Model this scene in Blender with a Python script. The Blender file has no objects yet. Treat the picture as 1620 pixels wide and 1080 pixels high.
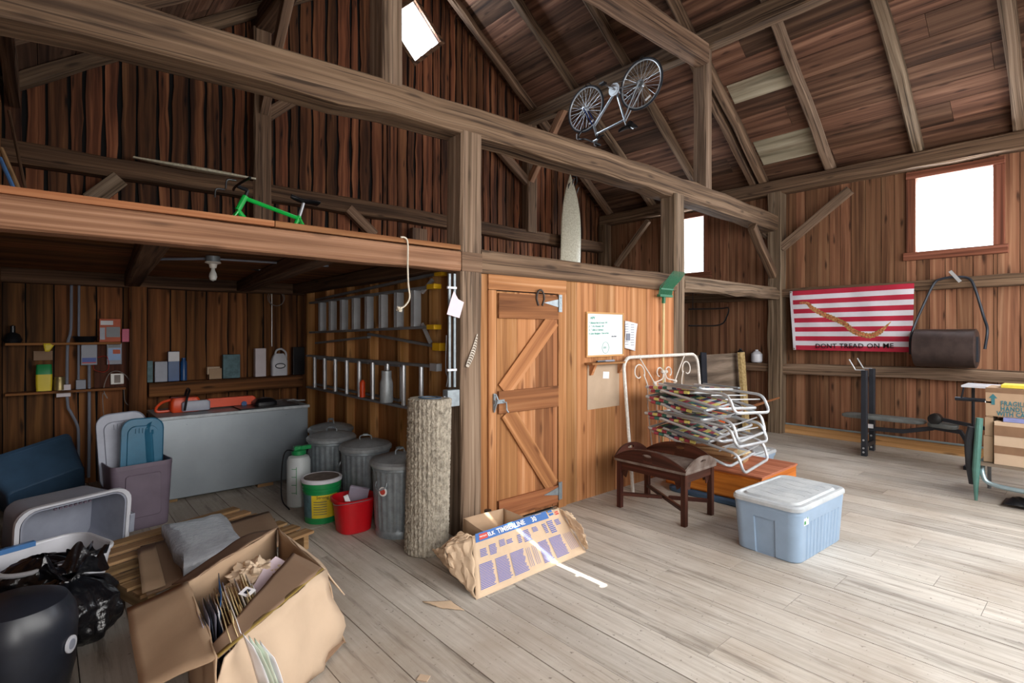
import bpy, bmesh, math, random
from mathutils import Vector as V, Matrix, noise, Euler
random.seed(7)
S = bpy.context.scene
COL = S.collection
PI = math.pi
# ------------------------------------------------------------------ camera
FPX = 843.0; YAW = math.radians(48.7); HC = 1.55; HZ = 525.0
cam_d = bpy.data.cameras.new('camera'); cam = bpy.data.objects.new('camera', cam_d); COL.objects.link(cam)
cam_d.sensor_width = 36; cam_d.lens = FPX/1620*36; cam_d.shift_y = -(540-HZ)/1620
cam_d.clip_start = .05; cam_d.clip_end = 100
cam.location = (0, 0, HC); cam.rotation_euler = (PI/2, 0, YAW-PI/2)
S.camera = cam
S.view_settings.view_transform = 'Standard'; S.view_settings.look = 'None'
S.view_settings.gamma = 1; S.view_settings.use_curve_mapping = False
S.view_settings.exposure = 0.48
# ------------------------------------------------------------------ world: bright overcast daylight
W = bpy.data.worlds.new('sky'); S.world = W; W.use_nodes = True
bg = W.node_tree.nodes['Background']; bg.inputs[0].default_value = (.86, .93, 1, 1); bg.inputs[1].default_value = 3.2
# ------------------------------------------------------------------ lights
def area(name, loc, rot, sx, sy, power, col=(1, 1, 1)):
    d = bpy.data.lights.new(name, 'AREA'); d.shape = 'RECTANGLE'; d.size = sx; d.size_y = sy
    d.energy = power; d.color = col
    o = bpy.data.objects.new(name, d); COL.objects.link(o); o.location = loc; o.rotation_euler = rot
    return o
# fill light added inside the closed front wall, then daylight at the windows
area('front_fill', (4.6, -1.2, 1.75), (PI/2-.30, 0, 0), 7.6, 3.0, 430, (1, .98, .955))
area('window_daylight_1', (8.74, 1.38, 3.08), (0, PI/2, 0), .95, .76, 50, (.85, .92, 1))
area('window_daylight_2', (8.74, 5.14, 3.07), (0, PI/2, 0), .95, .76, 40, (.85, .92, 1))
area('window_daylight_3', (4.2, 7.12, 6.09), (-PI/2, 0, 0), .62, .62, 45, (.8, .9, 1))
area('side_fill', (-.22, -.75, 1.35), V((2.6, 5.2, -.5)).to_track_quat('-Z', 'Y').to_euler(), .9, 1.9, 62, (1, .98, .95))  # added fill that brightens the ladder wall; the left wall has no door
sun_d = bpy.data.lights.new('sun', 'SUN'); sun_d.energy = 38; sun_d.angle = .006; sun_d.color = (1, .93, .82)
sun = bpy.data.objects.new('sun', sun_d); COL.objects.link(sun)
sun.rotation_euler = V((.64, 0, -.77)).to_track_quat('-Z', 'Y').to_euler()
sun.location = (-6, 2.6, 8)
# ------------------------------------------------------------------ geometry from the survey of the barn
_F = V((math.cos(YAW), math.sin(YAW), 0)); _R = V((math.sin(YAW), -math.cos(YAW), 0))
def ray(u, v): return _F + _R*((u-810)/FPX) - V((0, 0, 1))*((v-HZ)/FPX)
def PX(u, v, x): d = ray(u, v); return V((0, 0, HC)) + d*(x/d.x)
def PY(u, v, y): d = ray(u, v); return V((0, 0, HC)) + d*(y/d.y)
def PZ(u, v, z): d = ray(u, v); return V((0, 0, HC)) + d*((z-HC)/d.z)
def PD(u, v, D): return V((0, 0, HC)) + ray(u, v)*D      # D metres in front of the camera

def lin(h):
    if isinstance(h, str):
        h = [int(h[i:i+2], 16)/255 for i in (0, 2, 4)]
    return tuple((c/12.92 if c <= .04045 else ((c+.055)/1.055)**2.4) for c in h) + (1,)
# ------------------------------------------------------------------ materials
class NT:
    def __init__(s, name):
        s.m = bpy.data.materials.new(name); s.m.use_nodes = True; s.t = s.m.node_tree; s.n = s.t.nodes; s.l = s.t.links
        s.b = s.n['Principled BSDF']
    def add(s, typ, **k):
        n = s.n.new('ShaderNode'+typ)
        for a, b in k.items():
            if a.startswith('i_'):
                key = a[2:]; key = int(key) if key.isdigit() else key
                n.inputs[key].default_value = b
            else: setattr(n, a, b)
        return n
    def link(s, a, b): s.l.new(a, b)
    def ramp(s, src, stops):
        r = s.add('ValToRGB'); e = r.color_ramp.elements
        while len(e) < len(stops): e.new(.5)
        for i, (p, c) in enumerate(stops): e[i].position = p; e[i].color = c
        s.link(src, r.inputs[0]); return r.outputs[0]
    def mix(s, fac, a, b, mode='MIX'):
        m = s.add('Mix', data_type='RGBA', blend_type=mode)
        for sock, x in ((m.inputs[0], fac), (m.inputs[6], a), (m.inputs[7], b)):
            if hasattr(x, 'links'): s.link(x, sock)
            else: sock.default_value = x
        return m.outputs[2]
    def math(s, op, a, b=None, c=None):
        m = s.add('Math', operation=op)
        for i, x in enumerate((a, b, c)):
            if x is None: continue
            if hasattr(x, 'links'): s.link(x, m.inputs[i])
            else: m.inputs[i].default_value = x
        return m.outputs[0]

def wood(name, base, dark, light, knots=.6, rough=.8, var=.35, grain=.6, stain=.5, stainc='20140e', bump=.35, fine=26, crack=0):
    t = NT(name)
    uv = t.add('UVMap'); mp = t.add('Mapping'); mp.inputs['Scale'].default_value = (.45, fine, 1); t.link(uv.outputs[0], mp.inputs[0])
    n1 = t.add('TexNoise', noise_dimensions='2D', i_Scale=1.0, i_Detail=6, i_Roughness=.56, i_Distortion=.4); t.link(mp.outputs[0], n1.inputs['Vector'])
    g = t.ramp(n1.outputs[0], [(.5-.3*grain-.06, lin(dark)), (.52, lin(base)), (.75, lin(light))])
    # broad bands of tone along the board
    mp2 = t.add('Mapping'); mp2.inputs['Scale'].default_value = (.5, 5, 1); t.link(uv.outputs[0], mp2.inputs[0])
    n2 = t.add('TexNoise', noise_dimensions='2D', i_Scale=1.0, i_Detail=4, i_Roughness=.6); t.link(mp2.outputs[0], n2.inputs['Vector'])
    st = t.ramp(n2.outputs[0], [(.50, (0, 0, 0, 1)), (.74, (stain, stain, stain, 1))])
    c = t.mix(st, g, lin(stainc))
    # knots
    mp3 = t.add('Mapping'); mp3.inputs['Scale'].default_value = (1.1, 5, 1); t.link(uv.outputs[0], mp3.inputs[0])
    nd = t.add('TexNoise', noise_dimensions='2D', i_Scale=3.0); t.link(mp3.outputs[0], nd.inputs['Vector'])
    vm = t.add('VectorMath', operation='MULTIPLY_ADD'); t.link(nd.outputs['Color'], vm.inputs[0]); vm.inputs[1].default_value = (.14, .14, 0); t.link(mp3.outputs[0], vm.inputs[2])
    vo = t.add('TexVoronoi', voronoi_dimensions='2D', i_Scale=1.0); t.link(vm.outputs[0], vo.inputs['Vector'])
    kn = t.ramp(vo.outputs['Distance'], [(.03, (knots, knots, knots, 1)), (.10, (0, 0, 0, 1))])
    c = t.mix(kn, c, lin(stainc))
    if crack:
        mp4 = t.add('Mapping'); mp4.inputs['Scale'].default_value = (.7, fine*2.2, 1); t.link(uv.outputs[0], mp4.inputs[0])
        n4 = t.add('TexNoise', noise_dimensions='2D', i_Scale=1.0, i_Detail=3, i_Roughness=.5, i_Distortion=.6); t.link(mp4.outputs[0], n4.inputs['Vector'])
        c = t.mix(t.ramp(n4.outputs[0], [(.60, (0, 0, 0, 1)), (.67, (crack, crack, crack, 1))]), c, lin(stainc))
    at = t.add('Attribute', attribute_name='rnd')
    f = t.math('MULTIPLY_ADD', at.outputs['Fac'], var*1.3, 1-var*.65)
    hs = t.add('HueSaturation'); t.link(c, hs.inputs['Color']); t.link(f, hs.inputs['Value'])
    h2 = t.math('MULTIPLY_ADD', at.outputs['Fac'], -.010, .507); t.link(h2, hs.inputs['Hue'])
    t.link(hs.outputs[0], t.b.inputs['Base Color'])
    t.b.inputs['Roughness'].default_value = rough; t.b.inputs['Specular IOR Level'].default_value = .25
    bp = t.add('Bump', i_Strength=bump, i_Distance=.006); t.link(n1.outputs[0], bp.inputs['Height']); t.link(bp.outputs[0], t.b.inputs['Normal'])
    return t.m

def mat(name, col, rough=.5, metal=0, spot=.12, scale=6, bump=0, bscale=60, trans=0, alpha=1, emit=None, spec=.5, col2=None, coat=0):
    t = NT(name)
    tc = t.add('TexCoord')
    n = t.add('TexNoise', i_Scale=scale, i_Detail=5, i_Roughness=.6); t.link(tc.outputs['Object'], n.inputs['Vector'])
    c = lin(col); d = lin(col2) if col2 else tuple(x*(1-spot*2) for x in c[:3])+(1,)
    r = t.ramp(n.outputs[0], [(.35, d), (.62, c)])
    t.link(r, t.b.inputs['Base Color']); t.b.inputs['Roughness'].default_value = rough; t.b.inputs['Metallic'].default_value = metal
    t.b.inputs['Specular IOR Level'].default_value = spec; t.b.inputs['Coat Weight'].default_value = coat
    if trans: t.b.inputs['Transmission Weight'].default_value = trans
    if alpha < 1: t.b.inputs['Alpha'].default_value = alpha
    if bump:
        n2 = t.add('TexNoise', i_Scale=bscale, i_Detail=4); t.link(tc.outputs['Object'], n2.inputs['Vector'])
        bp = t.add('Bump', i_Strength=bump, i_Distance=.01); t.link(n2.outputs[0], bp.inputs['Height']); t.link(bp.outputs[0], t.b.inputs['Normal'])
    return t.m

def floor_mat():
    t = NT('weathered_floor_planks')
    uv = t.add('UVMap')
    def nz(sx, sy, det, rg=.6, dist=0):
        mp = t.add('Mapping'); mp.inputs['Scale'].default_value = (sx, sy, 1); t.link(uv.outputs[0], mp.inputs[0])
        n = t.add('TexNoise', noise_dimensions='2D', i_Scale=1.0, i_Detail=det, i_Roughness=rg, i_Distortion=dist); t.link(mp.outputs[0], n.inputs['Vector']); return n.outputs[0]
    g = nz(1.3, 30, 7, .65, .3)
    c = t.ramp(g, [(.22, lin('9d958b')), (.46, lin('b8b2a9')), (.75, lin('cdc8c0'))])
    tc = t.add('TexCoord')
    d = t.add('TexNoise', i_Scale=.75, i_Detail=6, i_Roughness=.62); t.link(tc.outputs['Object'], d.inputs['Vector'])
    f = t.ramp(d.outputs[0], [(.42, (0, 0, 0, 1)), (.62, (.75, .75, .75, 1))])
    c = t.mix(f, c, lin('9c8f80'))
    d2 = t.add('TexNoise', i_Scale=45, i_Detail=4); t.link(tc.outputs['Object'], d2.inputs['Vector'])
    f2 = t.ramp(d2.outputs[0], [(.66, (0, 0, 0, 1)), (.74, (.6, .6, .6, 1))])
    c = t.mix(f2, c, lin('4a3f34'))
    f3 = t.ramp(nz(.8, 9, 5, .7), [(.56, (0, 0, 0, 1)), (.70, (.55, .55, .55, 1))])
    c = t.mix(f3, c, lin('54493e'))
    at = t.add('Attribute', attribute_name='rnd')
    hs = t.add('HueSaturation'); t.link(c, hs.inputs['Color']); t.link(t.math('MULTIPLY_ADD', at.outputs['Fac'], .26, .87), hs.inputs['Value'])
    t.link(hs.outputs[0], t.b.inputs['Base Color']); t.b.inputs['Roughness'].default_value = .62; t.b.inputs['Specular IOR Level'].default_value = .35
    bp = t.add('Bump', i_Strength=.35, i_Distance=.005); t.link(g, bp.inputs['Height']); t.link(bp.outputs[0], t.b.inputs['Normal'])
    return t.m

M = {}
M['floor'] = floor_mat()
M['beam'] = wood('hewn_timber', '705845', '46352a', '8b725d', knots=.6, stain=.5, var=.2, bump=.8, fine=24, crack=.7)
M['beam_dark'] = wood('dark_hewn_timber', '5f4533', '34241a', '7b5d47', knots=.6, stain=.5, var=.25, bump=.8, fine=24, crack=.6)
M['beam_grey'] = wood('grey_hewn_timber', '7d6856', '50402f', '998571', knots=.4, stain=.5, var=.2, bump=.9, fine=24, crack=.7)
M['rim'] = wood('sawn_rim_timber', '8e684e', '6c4a35', 'a58066', knots=.4, stain=.25, var=.15, bump=.4, fine=40)
M['gable'] = wood('old_gable_boards', '6b4029', '32190f', '8a5a3c', knots=.85, stain=.85, stainc='120a07', var=.6, fine=16)
M['shed'] = wood('shed_back_boards', '7a4d2c', '402614', '96653a', knots=.8, stain=.6, stainc='1a0f08', var=.5, fine=16)
M['eave'] = wood('side_wall_boards', '845b43', '573827', '9c765a', knots=.8, stain=.4, stainc='2a180f', var=.42, fine=18)
M['roof'] = wood('roof_boards', '634535', '34221a', '84634f', knots=.6, stain=.5, stainc='22150f', var=.7, fine=14)
M['roof_pale'] = wood('mossy_roof_board', '9a917c', '55503f', 'b6ad98', knots=.2, stain=.7, stainc='57422f', var=.15, fine=8)
M['orange'] = wood('orange_pine_boards', 'ab764c', '835434', 'c0906a', knots=.7, stain=.35, stainc='5a3018', var=.3, fine=18)
M['orange_dark'] = wood('red_brown_pine_boards', '905c3b', '683f27', 'a67450', knots=.6, stain=.45, stainc='442412', var=.3, fine=18)
M['stud'] = wood('stud_pine', 'c18c58', '9c6935', 'd7a672', knots=.5, stain=.15, var=.2, fine=20)
M['ply'] = wood('plywood', 'ad7b4b', '8c5d33', 'c7945e', knots=.25, stain=.25, var=.1, fine=6)
M['ply_grey'] = wood('weathered_plywood', '7f7062', '4f443a', 'a29383', knots=.2, stain=.5, var=.1, fine=7)
M['pallet'] = wood('pallet_slats', '9c7a56', '6b4f35', 'b8966f', knots=.4, stain=.35, var=.4, fine=18)
M['base'] = wood('new_base_board', 'c89a68', 'a87a4a', 'd9b07e', knots=.5, stain=.1, var=.1, fine=24)
M['mahog'] = wood('mahogany', '40221b', '24100c', '583026', knots=0, stain=.2, var=.1, rough=.3, bump=.05, fine=22)
M['cabinet'] = wood('orange_varnished_pine', 'c8702c', '9c4c18', 'dd8a42', knots=.2, stain=.15, stainc='6a2f10', var=.1, rough=.45, bump=.05, fine=20)
M['cabtop'] = wood('cabinet_top', 'a8644a', '83462f', 'c58468', knots=.05, stain=.2, stainc='6a3a28', var=.1, rough=.5, bump=.05, fine=26)
M['black'] = mat('void_black', '0b0908', .95, spot=0)

# ------------------------------------------------------------------ mesh builder
class G:
    def __init__(s): s.v = []; s.f = []; s.uv = []; s.m = []; s.r = []; s.s = []
    def face(s, pts, uv=None, m=0, r=.5, sm=False):
        i = len(s.v); s.v += [V(p) for p in pts]; s.f.append(tuple(range(i, i+len(pts))))
        s.uv.append(uv or [(0, 0)]*len(pts)); s.m.append(m); s.r.append(r); s.s.append(sm)
    def grid(s, rows, m=0, r=.5, sm=True, closed=False, uv=None, off=None, rev=False):
        """rows: list of equally long lists of points"""
        i0 = len(s.v); nu = len(rows[0])
        for row in rows: s.v += [V(p) for p in row]
        off = off or (random.random()*37, random.random()*11)
        lu = [0]
        for a, b in zip(rows, rows[1:]): lu.append(lu[-1]+(V(b[0])-V(a[0])).length)
        lv = [0]
        k = max(range(len(rows)), key=lambda q: sum((V(rows[q][j+1])-V(rows[q][j])).length for j in range(nu-1)))
        for j in range(nu-1): lv.append(lv[-1]+(V(rows[k][j+1])-V(rows[k][j])).length)
        lv.append(lv[-1]+(V(rows[k][0])-V(rows[k][-1])).length)
        for a in range(len(rows)-1):
            for b in range(nu if closed else nu-1):
                b2 = (b+1) % nu
                q = [i0+a*nu+b, i0+a*nu+b2, i0+(a+1)*nu+b2, i0+(a+1)*nu+b]
                w = [(lu[a], lv[b]), (lu[a], lv[b+1]), (lu[a+1], lv[b+1]), (lu[a+1], lv[b])]
                if rev: q.reverse(); w.reverse()
                s.f.append(tuple(q)); s.uv.append([(x+off[0], y+off[1]) for x, y in w]); s.m.append(m); s.r.append(r); s.s.append(sm)
        return i0
    def cap(s, i0, n, rev=False, m=0, r=.5, sm=False):
        q = list(range(i0, i0+n))
        if rev: q.reverse()
        s.f.append(tuple(q)); s.uv.append([(s.v[k].x+s.v[k].z*.3, s.v[k].y+s.v[k].z) for k in q]); s.m.append(m); s.r.append(r); s.s.append(sm)
    def loft(s, rings, m=0, r=None, sm=True, cap0=True, cap1=True):
        r = random.random() if r is None else r
        n = len(rings[0]); i0 = s.grid(rings, m, r, sm, True)
        if cap0: s.cap(i0, n, True, m, r)
        if cap1: s.cap(i0+(len(rings)-1)*n, n, False, m, r)
    def box(s, c, size, rot=None, m=0, r=None):
        """axis box; grain runs along the longest side"""
        R = rot if rot is not None else Matrix.Identity(3)
        if isinstance(R, (tuple, list)): R = Euler(R).to_matrix()
        ax = max(range(3), key=lambda k: size[k]); a = V((0, 0, 0)); a[ax] = size[ax]/2; c = V(c)
        o = [k for k in range(3) if k != ax]
        b = V((0, 0, 0)); b[o[0]] = size[o[0]]/2; d = V((0, 0, 0)); d[o[1]] = size[o[1]]/2
        if a.cross(b).dot(d) > 0: b, d = d, b
        rg = [[c+R@(t*a+p*b+q*d) for p, q in ((-1, -1), (-1, 1), (1, 1), (1, -1))] for t in (-1, 1)]
        s.loft(rg, m, r, False)
    def bb(s, lo, hi, m=0, r=None): s.box([(lo[i]+hi[i])/2 for i in range(3)], [abs(hi[i]-lo[i]) for i in range(3)], None, m, r)
    def beam(s, path, w, h, up=(0, 0, 1), jit=.006, seg=.35, m=0, r=None, round_=0):
        """hewn timber swept along a path; w sideways, h along up"""
        path = [V(p) for p in path]; up = V(up); pts = []; sec = []
        for i in range(len(path)-1):
            L = (path[i+1]-path[i]).length; n = max(1, int(L/seg))
            for k in range(n): pts.append(path[i].lerp(path[i+1], k/n))
        pts.append(path[-1]); sd = random.random()*100
        rings = []
        for i, p in enumerate(pts):
            t = (pts[min(i+1, len(pts)-1)]-pts[max(i-1, 0)]).normalized()
            side = t.cross(up).normalized(); u2 = side.cross(t).normalized()
            ch = .08*min(w, h) + round_*min(w, h)
            hw, hh = w/2, h/2
            prof = [(-hw, -hh+ch), (-hw, hh-ch), (-hw+ch, hh), (hw-ch, hh), (hw, hh-ch), (hw, -hh+ch), (hw-ch, -hh), (-hw+ch, -hh)]
            ring = []
            for k, (a, b) in enumerate(prof):
                na = noise.noise(V((i*.9*seg/.35+sd, (k//2)*3.1, 0))); nb = noise.noise(V((i*.9*seg/.35, (k//2)*3.1+sd, 5)))
                ring.append(p+side*(a+na*jit*2)+u2*(b+nb*jit*2))
            rings.append(ring)
        s.loft(rings, m, r, False)
    def tube(s, pts, rad, n=8, m=0, closed=False, caps=True, r=.5):
        pts = [V(p) for p in pts]; rings = []
        rr = rad if isinstance(rad, (list, tuple)) else [rad]*len(pts)
        N = len(pts); prev = None
        for i, p in enumerate(pts):
            a = pts[(i-1) % N] if (closed or i) else p; b = pts[(i+1) % N] if (closed or i < N-1) else p
            t = (b-a).normalized() if (b-a).length > 1e-9 else V((0, 0, 1))
            if prev is None:
                x = t.orthogonal().normalized()
            else:
                x = prev-t*prev.dot(t); x = x.normalized() if x.length > 1e-6 else t.orthogonal().normalized()
            prev = x; y = t.cross(x)
            rings.append([p+(x*math.cos(2*PI*k/n)+y*math.sin(2*PI*k/n))*rr[i] for k in range(n)])
        if closed: rings.append(rings[0])
        s.loft(rings, m, r, True, caps and not closed, caps and not closed)
    def lathe(s, prof, loc=(0, 0, 0), rot=None, n=24, m=0, sx=1, sy=1, r=.5, flat=False, fl=None):
        loc = V(loc); R = rot if rot is not None else Matrix.Identity(3)
        if isinstance(R, (tuple, list)): R = Euler(R).to_matrix()
        rings = []
        for (a, z) in prof:
            a = max(a, .0004)
            rings.append([loc+R@V(((a+(fl(k/n, z) if fl else 0))*math.cos(2*PI*k/n)*sx, (a+(fl(k/n, z) if fl else 0))*math.sin(2*PI*k/n)*sy, z)) for k in range(n)])
        s.loft(rings, m, r, not flat)
    def prism(s, pts, d, m=0, r=None, sm=False):
        """closed planar outline extruded by vector d"""
        d = V(d); s.loft([[V(p) for p in pts], [V(p)+d for p in pts]], m, r, sm)
    def disc(s, c, nrm, rad, n=20, m=0, th=.004):
        q = V(nrm).to_track_quat('Z', 'Y').to_matrix(); s.lathe([(rad, 0), (rad, th)], c, q, n, m)
    def sheet(s, fn, nu, nv, m=0, r=.5, sm=True):
        s.grid([[fn(i/nu, j/nv) for j in range(nv+1)] for i in range(nu+1)], m, r, sm)
    def quad(s, a, b, c, d, nu=1, nv=1, jit=0, m=0, r=.5, curl=0):
        a, b, c, d = V(a), V(b), V(c), V(d); sd = random.random()*50
        nrm = (b-a).cross(d-a).normalized()
        def fn(x, y):
            p = (a.lerp(b, x)).lerp(d.lerp(c, x), y)
            return p+nrm*(jit*noise.noise(p*7+V((sd, 0, 0)))+curl*math.sin(PI*x)*math.sin(PI*y))
        s.grid([[fn(i/nu, j/nv) for j in range(nv+1)] for i in range(nu+1)], m, r, jit > 0 or curl != 0)
    def build(s, name, mats, parent=None, bevel=0, sub=0, solid=0, local=False, smooth_angle=35, disp=0):
        me = bpy.data.meshes.new(name)
        vs = s.v
        loc = V((0, 0, 0))
        if parent is not None and not local:
            off = V(parent.location); p = parent.parent
            while p is not None: off += V(p.location); p = p.parent
            vs = [v-off for v in vs]
        elif parent is None and not local:
            lo = [min(v[i] for v in vs) for i in range(3)]; hi = [max(v[i] for v in vs) for i in range(3)]
            loc = V(((lo[0]+hi[0])/2, (lo[1]+hi[1])/2, lo[2])); vs = [v-loc for v in vs]
        me.from_pydata([tuple(v) for v in vs], [], s.f)
        ul = me.uv_layers.new(name='UVMap'); k = 0
        for uvf in s.uv:
            for w in uvf: ul.data[k].uv = w; k += 1
        at = me.attributes.new('rnd', 'FLOAT', 'FACE'); at.data.foreach_set('value', s.r)
        if not isinstance(mats, (list, tuple)): mats = [mats]
        for mm in mats: me.materials.append(M[mm] if isinstance(mm, str) else mm)
        me.polygons.foreach_set('material_index', s.m); me.polygons.foreach_set('use_smooth', s.s)
        me.validate(); me.update()
        if any(s.s): me.set_sharp_from_angle(angle=math.radians(smooth_angle))
        o = bpy.data.objects.new(name, me); COL.objects.link(o); o.location = loc
        if parent is not None: o.parent = parent
        if bevel:
            b = o.modifiers.new('bevel', 'BEVEL'); b.width = bevel; b.segments = 2; b.limit_method = 'ANGLE'; b.angle_limit = math.radians(40)
        if solid:
            b = o.modifiers.new('solid', 'SOLIDIFY'); b.thickness = solid; b.offset = 0
        if sub:
            b = o.modifiers.new('sub', 'SUBSURF'); b.levels = sub; b.render_levels = sub
        return o
def tag(o, label=None, cat=None, group=None, kind=None):
    if label: o['label'] = label
    if cat: o['category'] = cat
    if group: o['group'] = group
    if kind: o['kind'] = kind
    return o
def thing(name, label, cat, loc=(0, 0, 0), group=None, rot=(0, 0, 0)):
    o = bpy.data.objects.new(name, None); COL.objects.link(o); o.location = loc; o.rotation_euler = rot
    o.empty_display_size = .1
    return tag(o, label, cat, group)
def struct(o): o['kind'] = 'structure'; return o
def dup(o, parent=None):
    c = o.copy(); COL.objects.link(c)
    if parent is not None: c.parent = parent
    for ch in [x for x in COL.objects if x.parent == o]: dup(ch, c)
    return c
def rrect(w, d, rad, n=5):
    out = []
    for cx, cy, a0 in ((w/2-rad, d/2-rad, 0), (-w/2+rad, d/2-rad, 90), (-w/2+rad, -d/2+rad, 180), (w/2-rad, -d/2+rad, 270)):
        for k in range(n+1):
            a = math.radians(a0+90*k/n); out.append((cx+rad*math.cos(a), cy+rad*math.sin(a)))
    return out
def arc(c, r, a0, a1, n, ax=V((1, 0, 0)), ay=V((0, 0, 1))):
    return [V(c)+V(ax)*r*math.cos(math.radians(a0+(a1-a0)*k/n))+V(ay)*r*math.sin(math.radians(a0+(a1-a0)*k/n)) for k in range(n+1)]
def smoothpath(pts, n=6):
    """Catmull-Rom"""
    P = [V(p) for p in pts]; P = [P[0]*2-P[1]]+P+[P[-1]*2-P[-2]]; out = []
    for i in range(1, len(P)-2):
        for k in range(n):
            t = k/n; a, b, c, d = P[i-1:i+3]
            out.append(.5*((2*b)+(c-a)*t+(2*a-5*b+4*c-d)*t*t+(3*b-a-3*c+d)*t**3))
    out.append(P[-2]); return out
def text(body, name, parent, origin, xdir, ydir, size, material, extrude=.0006, align='LEFT', spacing=1, shear=0, bold=0, xs=1):
    cu = bpy.data.curves.new('t', 'FONT'); cu.body = body; cu.size = size; cu.extrude = extrude; cu.align_x = align
    cu.space_character = spacing; cu.shear = shear; cu.resolution_u = 2; cu.offset = bold
    tmp = bpy.data.objects.new('t', cu); COL.objects.link(tmp)
    dg = bpy.context.evaluated_depsgraph_get(); dg.update()
    me = bpy.data.meshes.new_from_object(tmp.evaluated_get(dg)); bpy.data.objects.remove(tmp); bpy.data.curves.remove(cu)
    x = V(xdir).normalized(); y = V(ydir); y = (y-x*y.dot(x)).normalized(); z = x.cross(y)
    mx = Matrix((x*xs, y, z)).transposed().to_4x4(); mx.translation = V(origin)
    off = V((0, 0, 0)); p = parent
    while p is not None: off += V(p.location); p = p.parent
    me.transform(Matrix.Translation(-off) @ mx)
    me.materials.clear(); me.materials.append(M[material])
    me.name = name; o = bpy.data.objects.new(name, me); COL.objects.link(o); o.parent = parent
    return o
# ================================================================== THE SETTING
XW, YG, XL, YF, RX = 8.65, 7.0, -.30, -1.3, 4.2       # side wall, gable wall, left wall, front wall, ridge
def under(x): return 3.88+(8.5-max(x, 2*RX-x))*.72      # rafter underside
def deckz(x): return under(x)+.16
# floor: planks run along y
g = G(); x = XL-.05
random.seed(3)
while x < XW+.1:
    w = random.uniform(.17, .29); y = YF-.1+random.random()*-1
    while y < YG+.05:
        L = random.uniform(2.4, 4.4); r = random.random(); y1 = min(y+L, YG+.05)
        g.bb((x, max(y, YF-.1), -.05), (x+w-.005, y1-.003, random.uniform(-.0015, .0015)), 0, r); y += L
    x += w
o = struct(g.build('floor', ['floor']))
g = G(); g.bb((XL-.2, YF-.2, -.12), (XW+.2, YG+.2, -.055)); 
struct(g.build('trim_1', ['black']))
# vertical plank wall with wavy edges and holes
def planks(g, P, u0, u1, z0, z1, wmin, wmax, th, gap=.004, wave=0, holes=(), m=0, seg=.5):
    """P(u, z, d) -> point; z0/z1 functions of u; holes: functions u -> (zlo, zhi) or None; d outwards into the room"""
    u = u0; last = None
    cuts = sorted({c for h in holes for c in h[1]})
    while u < u1-.01:
        w = random.uniform(wmin, wmax); e = min(u+w, u1)
        for c in cuts:
            if u+.02 < c < e-.0: e = c; break
        full = e
        a, b = u+gap/2, e-gap/2
        if b-a < .01: u = e; continue
        spans = [((z0(a), z0(b)), (z1(a), z1(b)))]
        mid = (a+b)/2
        for h in holes:
            hz = h[0](mid)
            if hz:
                ha, hb = h[0](a) or hz, h[0](b) or hz
                lo, hi = spans.pop()
                spans.append((lo, (ha[0], hb[0]))); spans.append(((ha[1], hb[1]), hi))
        r = random.random(); sd = random.random()*99; off = (random.random()*30, random.random()*9)
        for lo, hi in spans:
            n = max(1, int(max(hi[0]-lo[0], hi[1]-lo[1])/seg)); rows = []
            for k in range(n+1):
                za = lo[0]+(hi[0]-lo[0])*k/n; zb = lo[1]+(hi[1]-lo[1])*k/n
                wa = wave*abs(noise.noise(V((sd, za*1.6, 0))))*2; wb = wave*abs(noise.noise(V((sd+40, zb*1.6, 0))))*2
                rows.append([P(a+wa, za, 0), P(a+wa, za, th), P(b-wb, zb, th), P(b-wb, zb, 0)])
            g.loft(rows, m, r, False)
        u = full
random.seed(11)
def rect_hole(a, b, z0, z1): return (lambda u: (z0, z1) if a < u < b else None, (a, b))
def dia(u):
    d = abs(u-4.2); return (6.09-(.46-d), 6.09+(.46-d)) if d < .46 else None
DIA = (dia, (3.74, 4.2, 4.66))
# gable wall: dark old boards above, shed boards below
g = G(); planks(g, lambda u, z, d: V((u, YG-d+.02, z)), XL, XW, lambda u: 2.1, lambda u: deckz(u)+.02, .12, .2, .022, .012, .022, (DIA,), seg=.2)
planks(g, lambda u, z, d: V((u, YG-d+.02, z)), XL, XW, lambda u: -.03, lambda u: 2.1, .14, .24, .022, .006, .01, m=1, seg=.3)
planks(g, lambda u, z, d: V((u, YG-d+.05, z)), XL-.1, XW+.1, lambda u: -.1, lambda u: deckz(u)+.05, .3, .5, .025, 0, 0, (DIA,), m=2)
struct(g.build('wall_back', ['gable', 'shed', 'black']))
# right (eave) wall
W1 = rect_hole(1.0, 1.76, 2.6, 3.565); W2 = rect_hole(4.76, 5.52, 2.6, 3.565)
g = G(); planks(g, lambda u, z, d: V((XW-d+.02, u, z)), YF, YG, lambda u: -.03, lambda u: 3.95, .11, .2, .02, .004, .003, (W1, W2), seg=.3)
planks(g, lambda u, z, d: V((XW-d+.05, u, z)), YF-.1, YG+.1, lambda u: -.1, lambda u: 4.02, .3, .5, .025, 0, 0, (W1, W2), m=1)
struct(g.build('wall_right', ['eave', 'black']))
# a chink between the boards high in the left wall lets a blade of sun in
SL = rect_hole(2.07, 2.98, 3.455, 3.535)
g = G(); planks(g, lambda u, z, d: V((XL+d-.02, u, z)), YF, YG, lambda u: -.03, lambda u: 3.95, .14, .24, .02, .006, .008, (SL,))
planks(g, lambda u, z, d: V((XL+d-.05, u, z)), YF-.1, YG+.1, lambda u: -.1, lambda u: 4.02, .3, .5, .025, 0, 0, (SL,), m=1)
struct(g.build('wall_left', ['shed', 'black']))
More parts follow.
